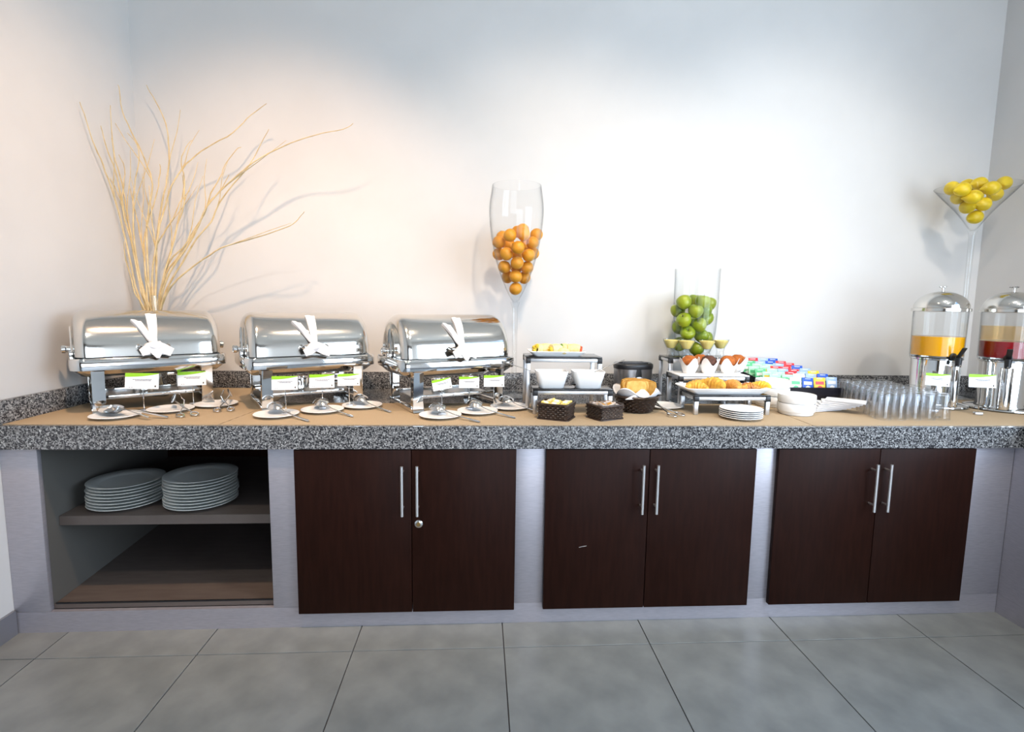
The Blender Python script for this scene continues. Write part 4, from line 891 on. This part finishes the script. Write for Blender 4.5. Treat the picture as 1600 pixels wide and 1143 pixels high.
b = BM(); poly_extrude(b, [FL_, FR_, BR_, BL_], ZT+0.0006, ZT+0.006); loc_obj('bottom', b, M['tray'], t, smooth=False)
ROWS = 8
for k in range(1, ROWS):
    f = k/ROWS; y = 2.712+0.325*f; b = BM(); x0 = FL_[0]+(BL_[0]-FL_[0])*f+0.012; x1 = 1.93-0.20*f
    box2(b, (x0, y+0.0, ZT+0.006), (x1, y+0.004, ZT+0.058+0.082*f)); loc_obj('divider', b, M['tray'], t, smooth=False)
def sachet(c1, c2, w_=0.062, h_=0.078):
    b = BM(); box(b, (0, 0, h_/2), (w_, 0.005, h_), bev=0.0015); o = obj('tea_sachet', b, M[c1], angle=30)
    b = BM(); box(b, (0, -0.0029, h_*0.62), (w_*0.72, 0.0008, h_*0.22)); blob(b, (0, -0.0026, h_*0.30), (w_*0.26, 0.0014, h_*0.14), 1); obj('printed_panel', b, M[c2], o)
    b = BM(); box(b, (0, -0.0029, h_*0.915), (w_*0.5, 0.0008, h_*0.035)); obj('top_stripe', b, M['s_white' if c1 != 's_white' else 's_sky'], o)
    o['category'] = 'tea sachet'; o['group'] = 'tea sachets in the black tray'; return o
kinds = {}
CC = [('s_green', 's_white'), ('s_mint', 's_green'), ('s_mint', 's_yellow'), ('s_red', 's_white'), ('s_sky', 's_white'), ('s_blue', 's_white'), ('s_yellow', 's_red'), ('s_white', 's_green')]
NM = ['dark green', 'mint green', 'mint and yellow', 'red', 'light blue', 'royal blue', 'yellow', 'white']
pat = [[0, 7, 5, 6, 4], [1, 1, 7, 4, 5], [2, 1, 3, 4, 6], [0, 1, 4, 3, 4], [1, 2, 3, 3, 5], [0, 1, 2, 4, 3], [1, 0, 4, 5, 3], [0, 2, 3, 4, 5]]
for k in range(ROWS):
    f = k/ROWS; y = 2.722+0.325*f; x0 = FL_[0]+(BL_[0]-FL_[0])*f+0.018; x1 = 1.93-0.20*f; n = 5
    for j in range(n):
        ci = pat[k][j]; x = x0+(x1-x0)*(j+0.5)/n; base = ZT+0.048+0.082*f+random.uniform(-.004, .004)
        if ci not in kinds: o = kinds[ci] = sachet(*CC[ci])
        else: o = copy_tree(kinds[ci])
        o.location = (x, y, base); o.rotation_euler = (math.radians(-14), random.uniform(-.05, .05), random.uniform(-.06, .06))
        o['label'] = '%s tea sachet, %s from the left in the %s row' % (NM[ci], ORD[j], ['front', 'second', 'third', 'fourth', 'fifth', 'sixth', 'seventh', 'back'][k])
# ------------------------------------------------------------------ stacked white bowls
def stackbowl(R):
    b = BM(); lathe(b, [(0, 0.001), (R*0.86, 0.001), (R*0.90, 0.005), (R*0.92, 0.013), (R*0.93, 0.0155), (R*0.975, 0.0175), (R, 0.026), (R, 0.052), (R*0.985, 0.054), (R*0.965, 0.052), (R*0.96, 0.03), (R*0.84, 0.012), (0, 0.008)], 44)
    o = obj('cereal_bowl', b, M['ceramic'], angle=35); o['category'] = 'bowl'; o['group'] = 'stacked white bowls'; return o
sb = stackbowl(0.081); p = on(1243, 646, ZT)
for k in range(2): once(sb, ST, (p.x, p.y, ZT+0.040*k), 0, 'white stacking bowl, %s of the short stack nearest the edge' % ['lower', 'upper'][k])
p2 = Vector((at(1208, 610, 2.56).x, 2.57, ZT))
for k in range(3): dup(sb, (p2.x, p2.y, ZT+0.040*k), 0, 'white stacking bowl, %s of the taller stack behind' % ['lowest', 'middle one', 'topmost'][k])
# ------------------------------------------------------------------ fanned folded napkins
for k in range(7):
    b = BM(); L_, W_ = 0.165, 0.10
    G = [[], []]
    pts = rrect(L_, W_, 0.006, 2)
    for i in range(3): loft(b, [[(x, y, 0.0012+i*0.0022+0.0016*math.sin(x*22)) for x, y in pts], [(x, y, 0.0028+i*0.0022+0.0016*math.sin(x*22)) for x, y in pts]])
    o = obj('folded_napkin', b, M['cloth'], angle=30); a = math.radians(14-9*k)
    o.location = (1.66+0.014*k, 2.40+0.010*(6-k), ZT+0.001+0.0084*k); o.rotation_euler = (0, 0.02, a)
    tag(o, 'folded white napkin, %s from the bottom of the fanned pile' % ORD[k], 'napkin', 'fanned folded napkins')
# ------------------------------------------------------------------ tumblers (upside down)
b = BM(); R_, h_ = 0.0315, 0.118
lathe(b, [(R_, 0.0005), (R_*0.93, 0.06), (R_*0.86, h_-0.004), (R_*0.82, h_), (0, h_), (0, h_-0.010), (R_*0.78, h_-0.010), (R_*0.88, 0.06), (R_-0.003, 0.0005)], 20, close=True)
tb = obj('tumbler', b, M['tumbler'], angle=50); tb['category'] = 'glass'; tb['group'] = 'upturned tumblers'
RN = ['front', 'second', 'third', 'fourth', 'fifth', 'sixth', 'seventh', 'back']
for j in range(8):
    for i in range(5 if j < 6 else 4):
        x = 1.812+0.069*i+0.019*j; y = 2.245+0.064*j
        if (x-2.335)**2+(y-2.60)**2 < 0.185**2: continue
        once(tb, ST, (x+random.uniform(-.002, .002), y+random.uniform(-.002, .002), ZT), 0, 'upturned clear tumbler, %s from the left in the %s row' % (ORD[i], RN[j]))
# ------------------------------------------------------------------ juice dispensers
def dispenser(cx, cy, liquid, level, lab, haze, rz):
    t = thing('juice_dispenser', lab, 'juice dispenser', (cx, cy, ZT), rz, 'juice dispensers'); R = 0.112
    b = BM(); lathe(b, [(0, 0.0005), (0.145, 0.0005), (0.152, 0.006), (0.150, 0.012), (0.138, 0.009), (0.12, 0.014), (0, 0.014)], 48); obj('drip_base', b, M['chrome'], t)
    b = BM(); lathe(b, [(0.098, 0.0145), (0.106, 0.0145), (0.106, 0.02), (0.100, 0.03), (0.104, 0.24), (0.112, 0.243), (0.1125, 0.250), (0.104, 0.252)], 48); obj('steel_body', b, M['chrome'], t)
    b = BM(); lathe(b, [(0, 0.25), (R*0.98, 0.25), (R, 0.26), (R*1.02, 0.488), (R*1.0, 0.488), (R*0.97, 0.262), (0, 0.255)], 48); obj('container', b, M['glass'], t)
    b = BM(); lathe(b, [(0, 0.2555), (R*0.965, 0.262), (R*0.97+0.001, level), (0, level)], 48); obj('juice', b, liquid, t)
    b = BM(); lathe(b, [(R*1.03, 0.484), (R*1.10, 0.486), (R*1.10, 0.500), (R*1.04, 0.503)]+[(R*1.04*math.cos(a), 0.503+0.084*math.sin(a)) for a in [PI/2*k/10 for k in range(1, 11)]], 48); obj('lid', b, M['lid'], t, angle=50)
    b = BM(); tube(b, [(0, 0, 0.585), (0, 0, 0.604)], 0.006, 10)
    for s in (-1, 1): blob(b, (s*0.010, 0, 0.609), (0.011, 0.006, 0.005), 1)
    obj('lid_knob', b, M['chrome'], t)
    b = BM(); T_ = Matrix.Translation((0, -0.10, 0.262)) @ Matrix.Rotation(PI/2, 4, 'X')
    lathe(b, [(0, -0.01), (0.018, -0.01), (0.018, 0.012), (0.012, 0.016), (0.012, 0.04), (0, 0.04)], 16, T=T_)
    lathe(b, [(0.0, -0.03), (0.013, -0.03), (0.015, 0.01), (0, 0.016)], 16, c=(0, -0.145, 0.25)); obj('spigot', b, M['black'], t)
    b = BM(); box(b, (0, 0, 0), (0.022, 0.006, 0.055), T=Matrix.Translation((0, -0.160, 0.288)) @ Matrix.Rotation(math.radians(35), 4, 'X'), bev=0.002); obj('lever', b, M['black'], t)
    b = BM(); tube(b, [(0, -0.108, 0.235), (0, -0.150, 0.232), (0, -0.160, 0.22)], 0.0035, 6); lathe(b, [(0.026, 0.0145), (0.026, 0.215), (0.024, 0.217), (0, 0.217)], 20, c=(0, -0.125, 0)); obj('front_column', b, M['chrome'], t)
    if haze:
        b = BM(); lathe(b, [(R*0.962, level+0.002), (R*0.972, level+0.075)], 48); obj('juice_film', b, haze, t)
hz = glassmat('orange_film', (0.98, 0.84, 0.62), 0.3, 0.02)
dispenser(at(1462, 560, 2.6).x, 2.60, M['juice_y'], 0.358, 'dispenser of orange juice, the left one of the pair', None, -0.08)
dispenser(at(1572, 560, 2.5).x, 2.50, M['juice_r'], 0.342, 'dispenser of dark red juice at the right end of the worktop', hz, -0.75)
